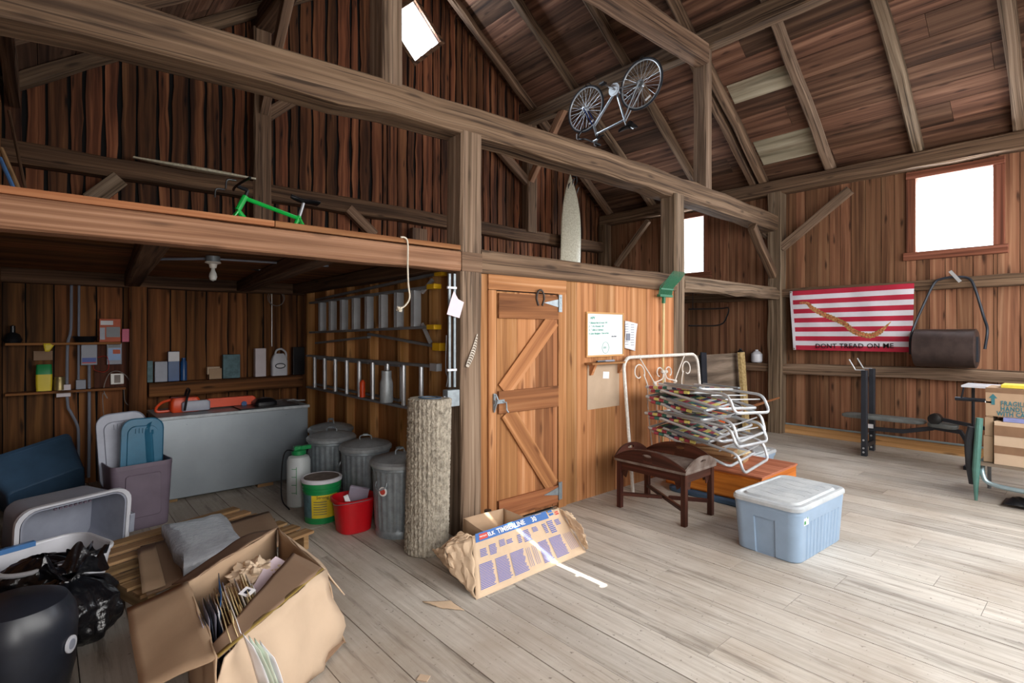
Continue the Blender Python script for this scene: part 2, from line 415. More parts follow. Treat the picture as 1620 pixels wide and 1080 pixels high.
# front wall behind the photographer
g = G(); planks(g, lambda u, z, d: V((u, YF+d-.02, z)), XL, XW, lambda u: -.03, lambda u: deckz(u)+.02, .2, .26, .02, .004, 0)
planks(g, lambda u, z, d: V((u, YF+d-.05, z)), XL-.1, XW+.1, lambda u: -.1, lambda u: deckz(u)+.05, .3, .5, .025, 0, 0, m=1)
struct(g.build('wall_front', ['gable', 'black']))
# roof deck: boards run along y, both slopes
g = G(); random.seed(21)
for side in (1, -1):
    s0 = 0; Ls = (XW+.4-RX) if side > 0 else RX-XL+.06
    while s0 < Ls:
        w = random.uniform(.2, .32); s1 = min(s0+w, Ls); y = YF-.2-random.random()*2
        while y < YG+.2:
            L = random.uniform(2, 4.5); y1 = min(y+L, YG+.2); xa, xb = RX+side*(s0+.003), RX+side*(s1-.003)
            za, zb = deckz(xa), deckz(xb); r = random.random(); ys = max(y, YF-.2)
            m = 0
            if y1 > ys+.01:
                ring = lambda yy: [V((xa, yy, za)), V((xa, yy, za+.022)), V((xb, yy, zb+.022)), V((xb, yy, zb))]
                g.loft([ring(ys), ring(y1-.004)] if side > 0 else [ring(y1-.004), ring(ys)], m, r, False)
            y += L
        s0 = s1
    xo = RX+side*Ls
    ring = lambda yy: [V((RX-side*.05, yy, deckz(RX)+.06)), V((RX-side*.05, yy, deckz(RX)+.09)), V((xo, yy, deckz(xo)+.06)), V((xo, yy, deckz(xo)+.03))]
    g.loft([ring(YF-.3), ring(YG+.3)], 2, .5, False)
# pale mossy boards between two rafters near the plate
for (ya, yb, xa, xb) in ((2.82, 3.62, 8.0, 8.36), (2.82, 3.62, 7.18, 7.42), (2.9, 3.7, 6.55, 6.72)):
    ring = lambda yy: [V((xa, yy, deckz(xa)-.012)), V((xa, yy, deckz(xa)+.004)), V((xb, yy, deckz(xb)+.004)), V((xb, yy, deckz(xb)-.012))]
    g.loft([ring(ya), ring(yb)], 1, random.random(), False)
struct(g.build('ceiling', ['roof', 'roof_pale', 'black']))

# windows
M['pane'] = (lambda: (lambda t: (t.n.remove(t.b), t.link((lambda mx: (t.link(t.add('BsdfTransparent').outputs[0], mx.inputs[1]), t.link(t.add('BsdfGlossy', i_Roughness=.1).outputs[0], mx.inputs[2]), mx)[2])(t.add('MixShader', i_0=.06)).outputs[0], t.n['Material Output'].inputs[0]), t.m)[2])(NT('window_glass')))()
M['frame'] = wood('window_casing', '7a4a36', '4a2a1e', '946050', knots=0, stain=.3, var=.15)
M['mull'] = mat('pale_muntin', 'd8dce2', .6)
def window(n, y0, y1, z0, z1):
    g = G(); c = .105
    for k, (a, b) in enumerate((((y0-c, z0+.001), (y0, z1-.001)), ((y1, z0+.001), (y1+c, z1-.001)), ((y0-c, z1), (y1+c, z1+.09)), ((y0-c-.03, z0-c), (y1+c+.03, z0)))):
        g.bb((XW-.045-.01*(k > 1), a[0], a[1]), (XW+.04, b[0], b[1]))
    w = struct(g.build('window_%d' % n, ['frame'], bevel=.004))
    g = G(); g.bb((XW+.028, y0, z0), (XW+.032, y1, z1)); g.build('glass_pane', ['pane'], w)
    g = G()
    for k in (1, 2):
        for j in range(1, 3):
            g.box((XW+.02, y0+(y1-y0)*k/3, z0+(z1-z0)*j/3), (.012, .02, .012))
    g.build('glazing_clip', ['mull'], w)
window(1, 1.0, 1.76, 2.6, 3.565); window(2, 4.76, 5.52, 2.6, 3.565)
g = G()
for k in range(4):
    a = math.radians(90*k); b = math.radians(90*k+90); R1, R2 = .46, .54
    pa = [V((4.2+R*math.cos(t), YG-.01, 6.09+R*math.sin(t))) for R, t in ((R1, a), (R2, a), (R2, b), (R1, b))]
    g.prism(pa, (0, .07, 0))
w = struct(g.build('window_3', ['beam_dark']))
g = G(); g.prism([V((4.2+.46*math.cos(math.radians(90*k)), YG+.03, 6.09+.46*math.sin(math.radians(90*k)))) for k in range(4)], (0, .004, 0)); g.build('glass_pane', ['pane'], w)
# base board with a pipe along the right wall
g = G(); g.bb((XW-.06, .0, 0), (XW-.005, 3.42, .13)); g.bb((XW-.06, 3.62, 0), (XW-.005, 6.9, .13))
struct(g.build('baseboard_right', ['base'], bevel=.003))

# ================================================================== TIMBER FRAME
def timber(name, label, cat, path, w, h, material, up=(0, 0, 1), jit=.006, group=None, round_=0):
    g = G(); g.beam(path, w, h, up, jit, round_=round_); return tag(g.build(name, [material]), label, cat, group)
# tie beam of the middle bent
FY = lambda x: 3.23 if x < 4.6 else 3.23+(x-4.6)*.057
tie = []
for x, b, t in ((XL, 2.93, 3.17), (1.4, 3.0, 3.235), (2.5, 3.05, 3.265), (4.4, 3.09, 3.26), (6.2, 3.12, 3.30), (8.47, 3.13, 3.32)): tie.append((x, FY(x)+.12, (b+t)/2))
timber('tie_beam', 'long grey hewn beam spanning the barn above the loft and the whiteboard wall', 'beam', tie, .24, .235, 'beam', jit=.012)
# posts of the bent
timber('timber_post', 'thick weathered post between the ladders and the plank door, feather on it', 'post', [(2.435, 3.33, 0), (2.435, 3.33, 3.06)], .195, .2, 'beam_grey', (0, 1, 0), .007)
timber('timber_post', 'weathered post beside the green fork and narrow bright window', 'post', [(5.37, 3.35, 0), (5.37, 3.35, 3.1)], .2, .2, 'beam_grey', (0, 1, 0), .006)
timber('timber_post', 'tall corner post at the side wall left of the striped flag', 'post', [(8.545, 3.5, 0), (8.545, 3.5, 3.7)], .19, .21, 'beam_grey', (0, 1, 0), .008)
timber('timber_post', 'short upright post standing on the tie beam beside the diamond window', 'post', [(1.77, 3.33, 3.22), (1.77, 3.33, 5.15)], .15, .2, 'beam_grey', (0, 1, 0), .005)
timber('timber_post', 'slim post on the tie beam right of the hanging bicycle', 'post', [(6.38, 3.54, 3.29), (6.38, 3.54, 5.2)], .17, .17, 'beam_grey', (0, 1, 0), .01)
timber('timber_post', 'gable wall post behind the green bicycle', 'post', [(1.98, 6.88, 2.2), (1.98, 6.88, 5.2)], .2, .18, 'beam', (0, 1, 0), .008)
timber('timber_post', 'gable wall post with diagonal braces beneath the far end of the bicycle purlin', 'post', [(6.45, 6.88, 3.3), (6.45, 6.88, 5.2)], .22, .18, 'beam', (0, 1, 0), .008)
timber('timber_post', 'far corner post where gable and side walls meet', 'post', [(8.52, 6.86, 0), (8.52, 6.86, 3.7)], .2, .2, 'beam', (0, 1, 0), .008)
timber('timber_post', 'post of the shed back wall right of the electrical board', 'post', [(.75, 6.9, 0), (.75, 6.9, 2.03)], .15, .12, 'shed', (0, 1, 0), .006)
# plates, girts
timber('eave_plate', 'long timber plate along the top of the right side wall under the rafters', 'beam', [(8.56, YF, 3.77), (8.56, 2.5, 3.78), (8.56, YG-.05, 3.8)], .19, .21, 'beam', (0, 0, 1), .008)
timber('eave_plate', 'timber plate along the top of the left side wall', 'beam', [(-.215, YF, 3.78), (-.215, YG-.05, 3.8)], .09, .21, 'beam_dark', (0, 0, 1), .008)
timber('wall_girt', 'upper horizontal girt behind the flag on the side wall', 'beam', [(8.57, YF, 2.18), (8.57, 3.4, 2.14)], .14, .13, 'beam', jit=.01)
timber('wall_girt', 'lower horizontal girt under the flag carrying the lawn roller', 'beam', [(8.57, YF, 1.03), (8.57, 1.4, 1.02), (8.57, 3.4, .99)], .15, .15, 'beam_grey', jit=.016)
timber('wall_girt', 'upper side wall girt below the narrow window behind the corner post', 'beam', [(8.57, 3.6, 2.12), (8.57, 6.8, 2.12)], .14, .13, 'beam', jit=.01)
timber('wall_girt', 'lower side wall girt in the dim bay behind the corner post', 'beam', [(8.57, 3.6, 1.0), (8.57, 6.8, 1.0)], .14, .13, 'beam', jit=.01)
timber('gable_girt', 'long brown horizontal girt across the gable wall behind both bicycles', 'beam', [(XL, 6.9, 3.24), (2, 6.9, 3.26), (5, 6.9, 3.25), (8.5, 6.9, 3.24)], .17, .2, 'beam_dark', jit=.01)
timber('shed_wall_plate', 'dark timber at the top of the shed back wall', 'beam', [(XL, 6.92, 2.09), (2.5, 6.92, 2.09)], .14, .14, 'beam_dark')
# header and rims
timber('header_beam', 'weathered header beam over the plank door and whiteboard', 'beam', [(2.53, 3.31, 2.095), (5.27, 3.31, 2.095)], .165, .18, 'beam', jit=.006)
g = G(); g.beam([(XL, 3.30, 2.08), (2.335, 3.30, 2.08)], .14, .15, jit=.003); tag(g.build('loft_rim_beam', ['rim']), 'pale sawn rim timber along the loft edge below the green bicycle', 'beam')
timber('loft_edge_board', 'thin orange board nailed on the loft edge, left length', 'board', [(XL, 3.29, 2.175), (1.0, 3.29, 2.175)], .15, .034, 'orange_dark', jit=.002)
timber('loft_edge_board', 'thin orange board nailed on the loft edge, right length under the green bicycle', 'board', [(1.005, 3.29, 2.175), (2.32, 3.29, 2.175)], .15, .034, 'orange_dark', jit=.002)
g = G(); g.bb((2.338, 3.225, 2.005), (2.53, 3.4, 2.15)); tag(g.build('beam_block', ['beam']), 'square timber block across the thick post level with the loft edge', 'block')
timber('loft_beam', 'rough grey half-log beam right of the green fork carrying the small loft', 'beam', [(5.47, 3.33, 2.09), (8.45, 3.50, 2.13)], .18, .16, 'beam_grey', jit=.018, round_=.15)
# purlins
timber('purlin', 'long purlin under the right roof slope behind the hanging bicycle', 'beam', [(6.37, YF, 5.27), (6.38, 3.5, 5.28), (6.42, YG, 5.29)], .2, .22, 'beam', jit=.01)
timber('purlin', 'purlin under the left roof slope', 'beam', [(2.0, YF, 5.27), (2.0, YG, 5.29)], .2, .22, 'beam_dark', jit=.01)
timber('collar_beam', 'upper collar beam running up left from the slim post', 'beam', [(2.1, 3.45, 4.9), (4.2, 3.42, 4.97), (6.28, 3.5, 5.06)], .2, .25, 'beam', jit=.007)
# rafters
rlab = {0.75: 'right slope rafter at the right picture edge', 1.72: 'crooked grey rafter above the large window', 2.75: 'grey rafter above the striped flag', 3.70: 'right slope rafter just right of the slim post', 4.75: 'rafter just left of the slim post', 5.75: 'rafter crossing behind the hanging bicycle', 6.74: 'rafter lying against the gable wall'}
for y, lb in rlab.items():
    x1 = 8.57; jx = random.uniform(-.03, .03)
    timber('rafter', lb, 'rafter', [(x1, y, under(x1)+.07), (7.6, y-.02, under(7.6)+.055), (6.4, y+jx, under(6.4)+.07), (RX+.08, y+.02, under(RX+.08)+.07)], .125, .125, 'beam' if y > 3 else 'beam_grey', (1, 0, 1), .012, 'rafters of the right slope', .12)
timber('rafter', 'second rafter doubled against the one right of the slim post', 'rafter', [(8.57, 3.86, under(8.57)+.07), (6.2, 3.84, under(6.2)+.07)], .09, .11, 'beam', (1, 0, 1), .01, 'rafters of the right slope')
for k, y in enumerate((-.3, .75, 1.75, 2.75, 3.75, 4.75, 5.75, 6.8)):
    timber('rafter', 'rafter under the dark left roof slope, '+['nearest the front wall', 'second from the front wall', 'third from the front wall', 'fourth from the front wall', 'next behind the tie beam', 'third from the gable wall', 'second from the gable wall', 'against the gable wall'][k], 'rafter', [(-.27, y, under(-.27)+.07), (RX-.08, y, under(RX-.08)+.07)], .125, .125, 'beam', (1, 0, -1), .012, 'rafters of the left slope')
# braces
def brace(lb, a, b, w=.09, h=.13, up=(0, 1, 0), m='beam'):
    timber('knee_brace', lb, 'brace', [a, b], w, h, m, up, .006)
def pxb(lb, a, b, x, w=.1, m='beam_grey'): brace(lb, PX(*a, x), PX(*b, x), w, .08, (1, 0, 0), m)
pxb('diagonal brace on the side wall between corner post and plate above the flag', (1237, 392), (1345, 300), 8.5, .12)
brace('brace under the tie beam reaching into the corner post', (8.42, 3.5, 2.42), (7.55, 3.44, 3.05), .12, .1)
brace('brace behind the corner post under the plate', (8.54, 3.58, 3.0), (8.54, 4.25, 3.68), .1, .08, (1, 0, 0), 'beam_grey')
pxb('thin brace in the far corner of the side wall', (975, 420), (1026, 349), 8.5, .09)
def pyb(lb, a, b, y, w=.1, m='beam'): brace(lb, PY(*a, y), PY(*b, y), w, .09, (0, 1, 0), m)
pyb('brace rising right from the gable post above the green bicycle', (420, 185), (478, 148), 6.85, .14)
pyb('stubby brace below the girt left of the green bicycle', (142, 318), (190, 283), 6.85, .16, 'beam_grey')
pyb('brace slanting below the girt right of the saddle', (550, 330), (592, 372), 6.85, .13)
pyb('brace falling right to the post below the bicycle purlin', (785, 232), (838, 292), 6.85, .14)
brace('brace rising from gable post to purlin behind the bicycle wheel', (6.40, 6.8, 4.2), (6.40, 6.0, 5.2), .12, .1, (1, 0, 0), 'rim')
brace('brace rising from the gable post to the left purlin', (1.99, 6.82, 4.2), (1.99, 5.9, 5.22), .12, .1, (1, 0, 0), 'beam')
pyb('stub of a post below the gable girt left of the thick post', (662, 362), (662, 392), 6.86, .25)

# ================================================================== LOFTS
g = G(); random.seed(5); y = 3.37
while y < 6.97:
    w = random.uniform(.14, .24); g.bb((XL, y, 2.155), (2.5, min(y+w, 6.98)-.004, 2.185), 0, random.random()); y += w
tag(g.build('loft_floor', ['shed']), 'board deck of the left loft over the ladder bay', 'loft floor')
g = G(); y = 3.4
while y < 6.97:
    w = random.uniform(.14, .24); g.bb((2.52, y, 2.155), (5.5, min(y+w, 6.98)-.004, 2.185), 0, random.random()); y += w
tag(g.build('loft_floor', ['orange_dark']), 'board deck over the closed room behind the plank door', 'loft floor')
g = G(); y = 3.46
while y < 6.97:
    w = random.uniform(.14, .24); g.bb((5.51, y, 2.205), (8.44, min(y+w, 6.8)-.004, 2.23), 0, random.random()); y += w
    if y > 6.75: break
tag(g.build('loft_floor', ['beam_grey']), 'board deck of the small loft right of the green fork', 'loft floor')
def joist(lb, a, b, w=.11):
    timber('loft_joist', lb, 'joist', [a, b], w, .12, 'beam_dark', jit=.004)
joist('dark joist under the left loft, left of the light bulb', (.46, 3.37, 2.09), (.70, 6.85, 2.09), .14)
joist('dark joist under the left loft, right of the light bulb', (1.42, 3.37, 2.09), (1.78, 6.85, 2.09), .15)
joist('dark beam along the top of the ladder wall', (2.36, 3.45, 2.09), (2.42, 6.85, 2.09), .14)

# ================================================================== LADDER WALL (left side of the closed room)
LW = 2.56
g = G(); g.bb((LW, 3.43, .0), (LW+.015, 4.65, 2.15), 0, .3); g.bb((LW, 4.655, .0), (LW+.015, 5.85, 2.15), 0, .8); g.bb((LW, 5.855, 0), (LW+.015, 6.98, 2.15), 0, .5)
struct(g.build('wall_partition_left', ['ply']))
st = None
for k, y in enumerate((3.86, 4.4, 5.0, 5.55, 6.1, 6.7)):
    g = G(); g.bb((LW-.09, y-.025, 0), (LW, y+.025, 2.15), 0, random.random())
    lb = ['stud of the ladder wall nearest the thick post', 'second stud of the ladder wall from the thick post', 'middle stud of the ladder wall', 'stud of the ladder wall above the rear trash can', 'stud of the ladder wall near the shelf corner', 'last stud of the ladder wall at the shed back wall'][k]
    tag(g.build('wall_stud', ['stud']), lb, 'stud', 'studs of the ladder wall')
# ================================================================== DOOR PARTITION (front of the closed room)
PYF = 3.27          # board face
g = G(); random.seed(31)
xs = [3.50, 3.66, 3.93, 4.22, 4.48, 4.76, 5.0, 5.27]
for a, b in zip(xs, xs[1:]): g.bb((a+.002, PYF, 0), (b-.002, PYF+.02, 2.03), 0, random.random())
g.bb((2.53, PYF-.005, 0), (2.61, PYF+.02, 2.03), 0, .3); g.bb((2.612, PYF-.02, 0), (2.69, PYF+.02, 1.88), 0, .6)
g.bb((2.612, PYF-.02, 1.885), (3.5, PYF+.02, 2.01), 0, .55)
g.bb((3.40, PYF-.02, 0), (3.499, PYF+.02, 1.885), 0, .4)
g.bb((2.53, PYF+.021, -.01), (5.3, PYF+.04, 2.1), 1)
struct(g.build('wall_partition_front', ['orange', 'black']))
g = G(); g.bb((5.46, PYF+.1, 0), (5.48, 6.98, 2.15)); struct(g.build('wall_partition_right', ['shed']))
# the plank door
dr = bpy.data.objects.new('door_1', None); COL.objects.link(dr); dr.location = (3.05, PYF, 0); dr['kind'] = 'structure'
DX0, DX1, DZ0, DZ1 = 2.70, 3.39, .03, 1.875
g = G(); cuts = [DX0, 2.905, 3.115, 3.14, 3.335, DX1]
g.bb((DX0, PYF-.012, DZ0), (2.918, PYF+.01, DZ1), 0, .25); g.bb((2.921, PYF-.012, DZ0), (3.125, PYF+.01, DZ1), 0, .75)
g.bb((3.128, PYF-.012, DZ0), (3.335, PYF+.01, DZ1), 1, .35); g.bb((3.338, PYF-.012, DZ0), (DX1, PYF+.01, DZ1), 1, .6)
g.build('door_plank', ['orange', 'orange_dark'], dr)
def rail(z0, z1, mt='orange_dark'):
    g = G(); g.bb((DX0+.005, PYF-.036, z0), (DX1-.005, PYF-.012, z1)); g.build('door_rail', [mt], dr, bevel=.003)
rail(1.66, 1.86); rail(.90, 1.08); rail(.06, .21)
for a, b in (((2.76, .0, 1.08), (3.33, 0, 1.66)), ((2.80, 0, .91), (3.32, 0, .21))):
    g = G(); g.beam([(a[0], PYF-.0225, a[2]), (b[0], PYF-.0225, b[2])], .019, .15, up=(b[2]-a[2], 0, a[0]-b[0]), jit=0); g.build('door_brace', ['orange'], dr)
M['galv'] = mat('galvanised_steel', '97a2a9', .45, .45, spot=.12, scale=22)
M['galv_old'] = mat('dull_galvanised', 'a9b0b4', .5, .4, spot=.1, scale=18, col2='969da1')
M['iron'] = mat('dark_iron', '4b4541', .6, .6)
for z in (1.80, .16):
    g = G(); tri = [V((3.20, PYF-.042, z)), V((3.38, PYF-.042, z-.035)), V((3.38, PYF-.042, z+.035))]
    g.prism(tri, (0, .005, 0)); g.bb((3.385, PYF-.045, z-.075), (3.42, PYF-.035, z+.075)); g.tube([(3.383, PYF-.045, z-.075), (3.383, PYF-.045, z+.075)], .008, 8)
    for q in (-.05, 0, .05): g.disc((3.405, PYF-.046, z+q), (0, -1, 0), .005, 8, th=.003)
    g.build('strap_hinge', ['galv'], dr)
g = G(); g.tube([(2.66, PYF-.05, 1.06), (2.665, PYF-.07, 1.02), (2.66, PYF-.05, .97), (2.66, PYF-.03, .92)], .008, 6)
g.box((2.70, PYF-.045, 1.0), (.1, .014, .03)); g.box((2.66, PYF-.03, 1.0), (.02, .012, .13)); g.tube([(2.73, PYF-.05, 1.0), (2.76, PYF-.06, .99), (2.765, PYF-.06, .93), (2.775, PYF-.07, .91)], .007, 6)
g.build('door_latch', ['galv'], dr)
# ================================================================== MATERIALS FOR THE THINGS
M['tote_blue'] = mat('pale_blue_plastic', '8fa6bf', .45, spot=.05, scale=5)
M['tote_lid'] = mat('dusty_grey_blue_plastic', 'bbc0c3', .55, spot=.1, scale=7, col2='a3aab0')
M['dk_blue'] = mat('dark_blue_plastic', '3f5c78', .4, spot=.1)
M['teal'] = mat('teal_blue_plastic', '2f6d8c', .35, spot=.1)
M['mauve'] = mat('grey_mauve_plastic', '6e6270', .45, spot=.08)
M['grey_pl'] = mat('grey_plastic', '9a9fae', .42, spot=.08)
M['white_pl'] = mat('white_plastic', 'd4d6de', .4, spot=.06)
M['handle_blue'] = mat('blue_handle_plastic', '4f7fb8', .3, spot=.05)
M['card'] = mat('cardboard', 'b2967a', .85, spot=.06, scale=3, bump=.08, bscale=20)
M['card_in'] = mat('cardboard_inside', '927760', .9, spot=.06, scale=3)
M['card_lt'] = mat('light_cardboard', 'c6ae95', .85, spot=.05, scale=3, bump=.05)
M['kraft'] = mat('kraft_paper', 'd6bc9f', .8, spot=.06, scale=5, bump=.25, bscale=14)
M['tape'] = mat('clear_brown_tape', '9c8448', .25, spot=.1)
M['tapebr'] = mat('brown_tape', '8a6a50', .4, spot=.1)
M['packp'] = mat('crumpled_packing_paper', 'e0c8ac', .85, spot=.05)
M['manila'] = mat('manila_folder', 'e2cc9c', .75, spot=.06)
M['paper'] = mat('white_paper', 'e6e6ea', .7, spot=.03)
M['pinkp'] = mat('pale_pink_paper', 'e4d2dc', .7, spot=.04)
M['mint'] = mat('pale_green_paper', 'd3dfcf', .7, spot=.03)
M['bluef'] = mat('blue_plastic_folder', '2f5f96', .3, spot=.1)
M['dark_f'] = mat('dark_slides', '2c3340', .35, spot=.2)
M['ink'] = mat('blue_ink', '5f6fae', .7, spot=.02)
M['banner'] = mat('blue_banner_print', '3f6fb4', .6, spot=.04)
M['redink'] = mat('red_print', 'c84a3c', .6, spot=.04)
M['white'] = mat('white_print', 'f2f2f2', .6, spot=.01)
M['blackpl'] = mat('black_plastic', '16171b', .35, spot=.1)
M['bag'] = mat('black_bin_liner', '121318', .25, spot=.1, bump=.9, bscale=22, spec=.8)
M['char'] = mat('charcoal_enamel', '20242d', .35, spot=.12, scale=12)
M['red'] = mat('red_plastic', 'c0101c', .35, spot=.08)
M['green'] = mat('green_plastic', '1d8a4c', .35, spot=.06)
M['yellow'] = mat('yellow_label', 'dcc42e', .5, spot=.04)
M['dgreen'] = mat('dark_green_plastic', '0f6a45', .4, spot=.08)
M['translucent'] = mat('milky_plastic', 'c4ccce', .4, spot=.05)
M['clear'] = mat('clear_plastic', 'b8b4c8', .15, spot=.02, alpha=.55)
M['wrap'] = mat('stretch_wrap', 'cbd1da', .14, spot=.12, scale=3, alpha=.75, bump=.9, bscale=26)
M['alu'] = mat('aluminium', 'c8cdd2', .35, .5, spot=.08)
M['alu_dk'] = mat('dull_aluminium', '8d9398', .45, .4, spot=.12)
M['ylfoot'] = mat('yellow_ladder_foot', 'e0b018', .5, spot=.04)
M['bristle'] = mat('grey_bristle', 'aaa293', .9, spot=.18, scale=30, col2='7d766a')
M['orange_pl'] = mat('orange_plastic', 'd85c1e', .4, spot=.1)
M['saw_or'] = mat('chainsaw_orange', 'dc4a1c', .4, spot=.08)
M['white_iron'] = mat('chipped_white_paint', 'dedad4', .5, spot=.04, scale=40, col2='c9c4bc')
M['steel_bl'] = mat('dark_steel_frame', '2e333c', .45, .3, spot=.1)
M['vinyl'] = mat('dusty_bench_vinyl', '6c7170', .6, spot=.15, scale=9)
M['roller'] = mat('old_roller_drum', '4a3d3a', .5, .4, spot=.2, scale=7)
M['brass'] = mat('worn_brass', 'a08f62', .4, .7, spot=.15)
M['dust'] = mat('dusty_table_top', '7b7069', .7, spot=.1, scale=9, col2='5a4a42')
M['masonite'] = mat('hardboard', 'b39c84', .7, spot=.06, scale=4)
M['wboard'] = mat('whiteboard', 'dde2e6', .35, spot=.02)
M['marker_g'] = mat('green_marker', '3f9c8c', .6, spot=.02)
M['marker_b'] = mat('dark_marker', '4a5664', .6, spot=.02)
M['pole'] = mat('pale_ash_handle', 'd8c08c', .55, spot=.08)
M['rope'] = mat('cotton_rope', 'd8d0be', .9, spot=.1, bump=.4, bscale=200)
M['flag_r'] = mat('flag_red', 'b8213e', .8, spot=.06)
M['flag_w'] = mat('flag_white', 'dcdce6', .8, spot=.04)
M['snake'] = mat('golden_snake', 'c79a5a', .8, spot=.25, scale=40, col2='7a4a34')
M['surf'] = mat('cream_surfboard', 'cfc9b4', .35, spot=.08, scale=40, col2='b3aa92')
M['frame_green'] = mat('bright_green_paint', '18c850', .3, spot=.03, coat=.3)
M['rubber'] = mat('tyre_rubber', '1b2430', .6, spot=.05)
M['frame_grey'] = mat('silver_blue_frame', 'a8b0b8', .3, .6, spot=.05)
M['frame_blue'] = mat('dark_blue_frame', '28407c', .3, .2, spot=.05)
M['blue_bt'] = mat('blue_bottle', '1f4f88', .35, spot=.1)
M['teal_bx'] = mat('printed_box_teal', '587a82', .6, spot=.2, scale=20)
M['brown_ply'] = wood('brown_hardboard_panel', '4f2c20', '38201a', '63392a', knots=0, stain=.2, var=.05)
M['grey_box'] = mat('grey_enamel_box', '7d8290', .4, spot=.05)
M['wh_box'] = mat('white_box_cover', 'd6cdd2', .5, spot=.04)
M['red_wire'] = mat('red_wire', 'b0281e', .5)
M['cord'] = mat('grey_cord', '8a7f78', .6)
M['porc'] = mat('white_porcelain', 'e6e4de', .3, spot=.02)
M['bulb'] = mat('frosted_bulb', 'cfd0cc', .2, spot=.02)
M['feather'] = mat('striped_feather', 'ddd4c6', .8, spot=.3)
M['feather_d'] = mat('feather_bars', '5a4a3c', .8)
M['pink_bx'] = mat('pink_box', 'd46a86', .6, spot=.05)
M['org_bx'] = mat('orange_printed_box', 'c25a34', .6, spot=.12, scale=14)
M['web_r'] = mat('red_webbing', 'a84450', .8, spot=.08)
M['web_y'] = mat('yellow_webbing', 'd8cc74', .8, spot=.05)
M['web_g'] = mat('green_webbing', '3f7466', .8, spot=.05)
M['web_n'] = mat('navy_webbing', '36415e', .8, spot=.05)
M['web_w'] = mat('white_webbing', 'd2d4d0', .8, spot=.05)
M['fibre'] = mat('fibrous_board_edge', 'c9b07e', .9, spot=.2, scale=30, col2='9c8452', bump=.5)
M['foam'] = mat('insulation_foam', 'd8c69c', .9, spot=.2, scale=20, bump=.6)
M['cyan_edge'] = mat('green_edged_steel', '5f8f86', .4, .3, spot=.1)
M['tubeblue'] = mat('pale_blue_tube', '9fb4bc', .35, .5, spot=.06)
M['mesh_bl'] = mat('black_mesh', '2a2e34', .6, spot=.1)
M['teal_print'] = mat('teal_print', '38727c', .7, spot=.03)
M['ylw_box'] = mat('yellow_printed_box', 'e0d048', .5, spot=.1, scale=14)
M['lilac_box'] = mat('lilac_printed_box', '8a92c8', .5, spot=.1, scale=14)
ZU = V((0, 0, 1))

# ---- a storage tote: tapered body with rim; local, base at z=0, length along x
def tote_body(L, Wd, H, ribs=True, taper=.925, rad=.07, wall=.012, panel=True):
    g = G(); rings = []
    def ring(f, z, inset=0, rb=0):
        w, d = L*f-2*inset, Wd*f-2*inset
        out = []
        for k, (x, y) in enumerate(rrect(w, d, rad*f-min(inset, rad*f*.6), 5)): out.append(V((x, y, z)))
        return out
    def sub(rg, z, rb):
        # densify the straight sides and press ribs / grip recess into them
        out = []; n = len(rg)
        for i in range(n):
            a, b = rg[i], rg[(i+1) % n]; side = i % 6 == 5; k = 56 if side else 1
            for j in range(k):
                p = a.lerp(b, j/k); t = j/k
                if side and rb:
                    nrm = V((b.y-a.y, a.x-b.x, 0)).normalized()
                    if i in (5, 17):
                        if .08 < t < .92: p = p-nrm*(.008 if (j % 5) < 2 else 0)
                    elif panel and .27 < t < .73: p = p-nrm*.016
                out.append(p)
        return out
    spec = [(taper*.97, 0, 0), (taper, .01, 1), (taper+.02*(1-taper), .02, 1), (taper+(1-taper)*.62, H*.62, 1), (taper+(1-taper)*.72, H*.72, 1 if panel else 0), (taper+(1-taper)*.74, H*.735, 0), (taper+(1-taper)*.93, H-.035, 0), (1.0, H-.034, 0), (1.0, H, 0)]
    if ribs: rings = [sub(ring(f, z), z, rb) for f, z, rb in spec]
    else: rings = [ring(f, z) for f, z, rb in spec]
    inner = [(.965, H, 0), (taper+(1-taper)*.9-.03, H-.03, 0), (taper-.03, wall, 0)]
    rings += [sub(ring(f, z), z, 0) if ribs else ring(f, z) for f, z, _ in inner]
    g.loft(rings); return g
def tote_lid(L, Wd, H, rad=.07):
    g = G(); spec = [(1.0, 0), (1.03, 0), (1.03, .022), (1.0, .034), (.93, .036), (.88, .026), (.84, .026), (.80, .040), (.5, .042)]
    g.loft([[V((x, y, H+z)) for x, y in rrect(L*f, Wd*f, rad*f)] for f, z in spec], cap0=False)
    g.loft([[V((x, y, H+z)) for x, y in rrect(L*f, Wd*f, rad*f)] for f, z in ((.995, .0005), (.4, .001))], cap0=False)
    # wavy raised ribs across the top
    for k in range(5):
        xx = -L*.28+L*.14*k
        g.tube([(xx+.012*math.sin(q*1.3), -Wd*.33+Wd*.66*q/8, H+.040) for q in range(9)], .005, 6)
    return g
def place(root, loc, rot): root.location = loc; root.rotation_euler = rot

t = thing('storage_tote', 'pale blue lidded plastic tote standing alone on the open floor', 'storage tote', (4.13, 1.60, 0), rot=(0, 0, math.radians(-3)))
tote_body(.79, .47, .36).build('body', ['tote_blue'], t, local=True); tote_lid(.79, .47, .355).build('lid', ['tote_lid'], t, local=True)
g = G(); g.bb((-.31, -.2325, .255), (-.24, -.231, .31)); g.build('sticker', ['paper'], t, local=True)
g = G(); g.prism([V((-.265, -.2335, .295)), V((-.245, -.2335, .295)), V((-.255, -.2335, .308))], (0, .0008, 0)); g.bb((-.305, -.2335, .262), (-.28, -.2328, .285)); g.build('sticker_print', ['green'], t, local=True)

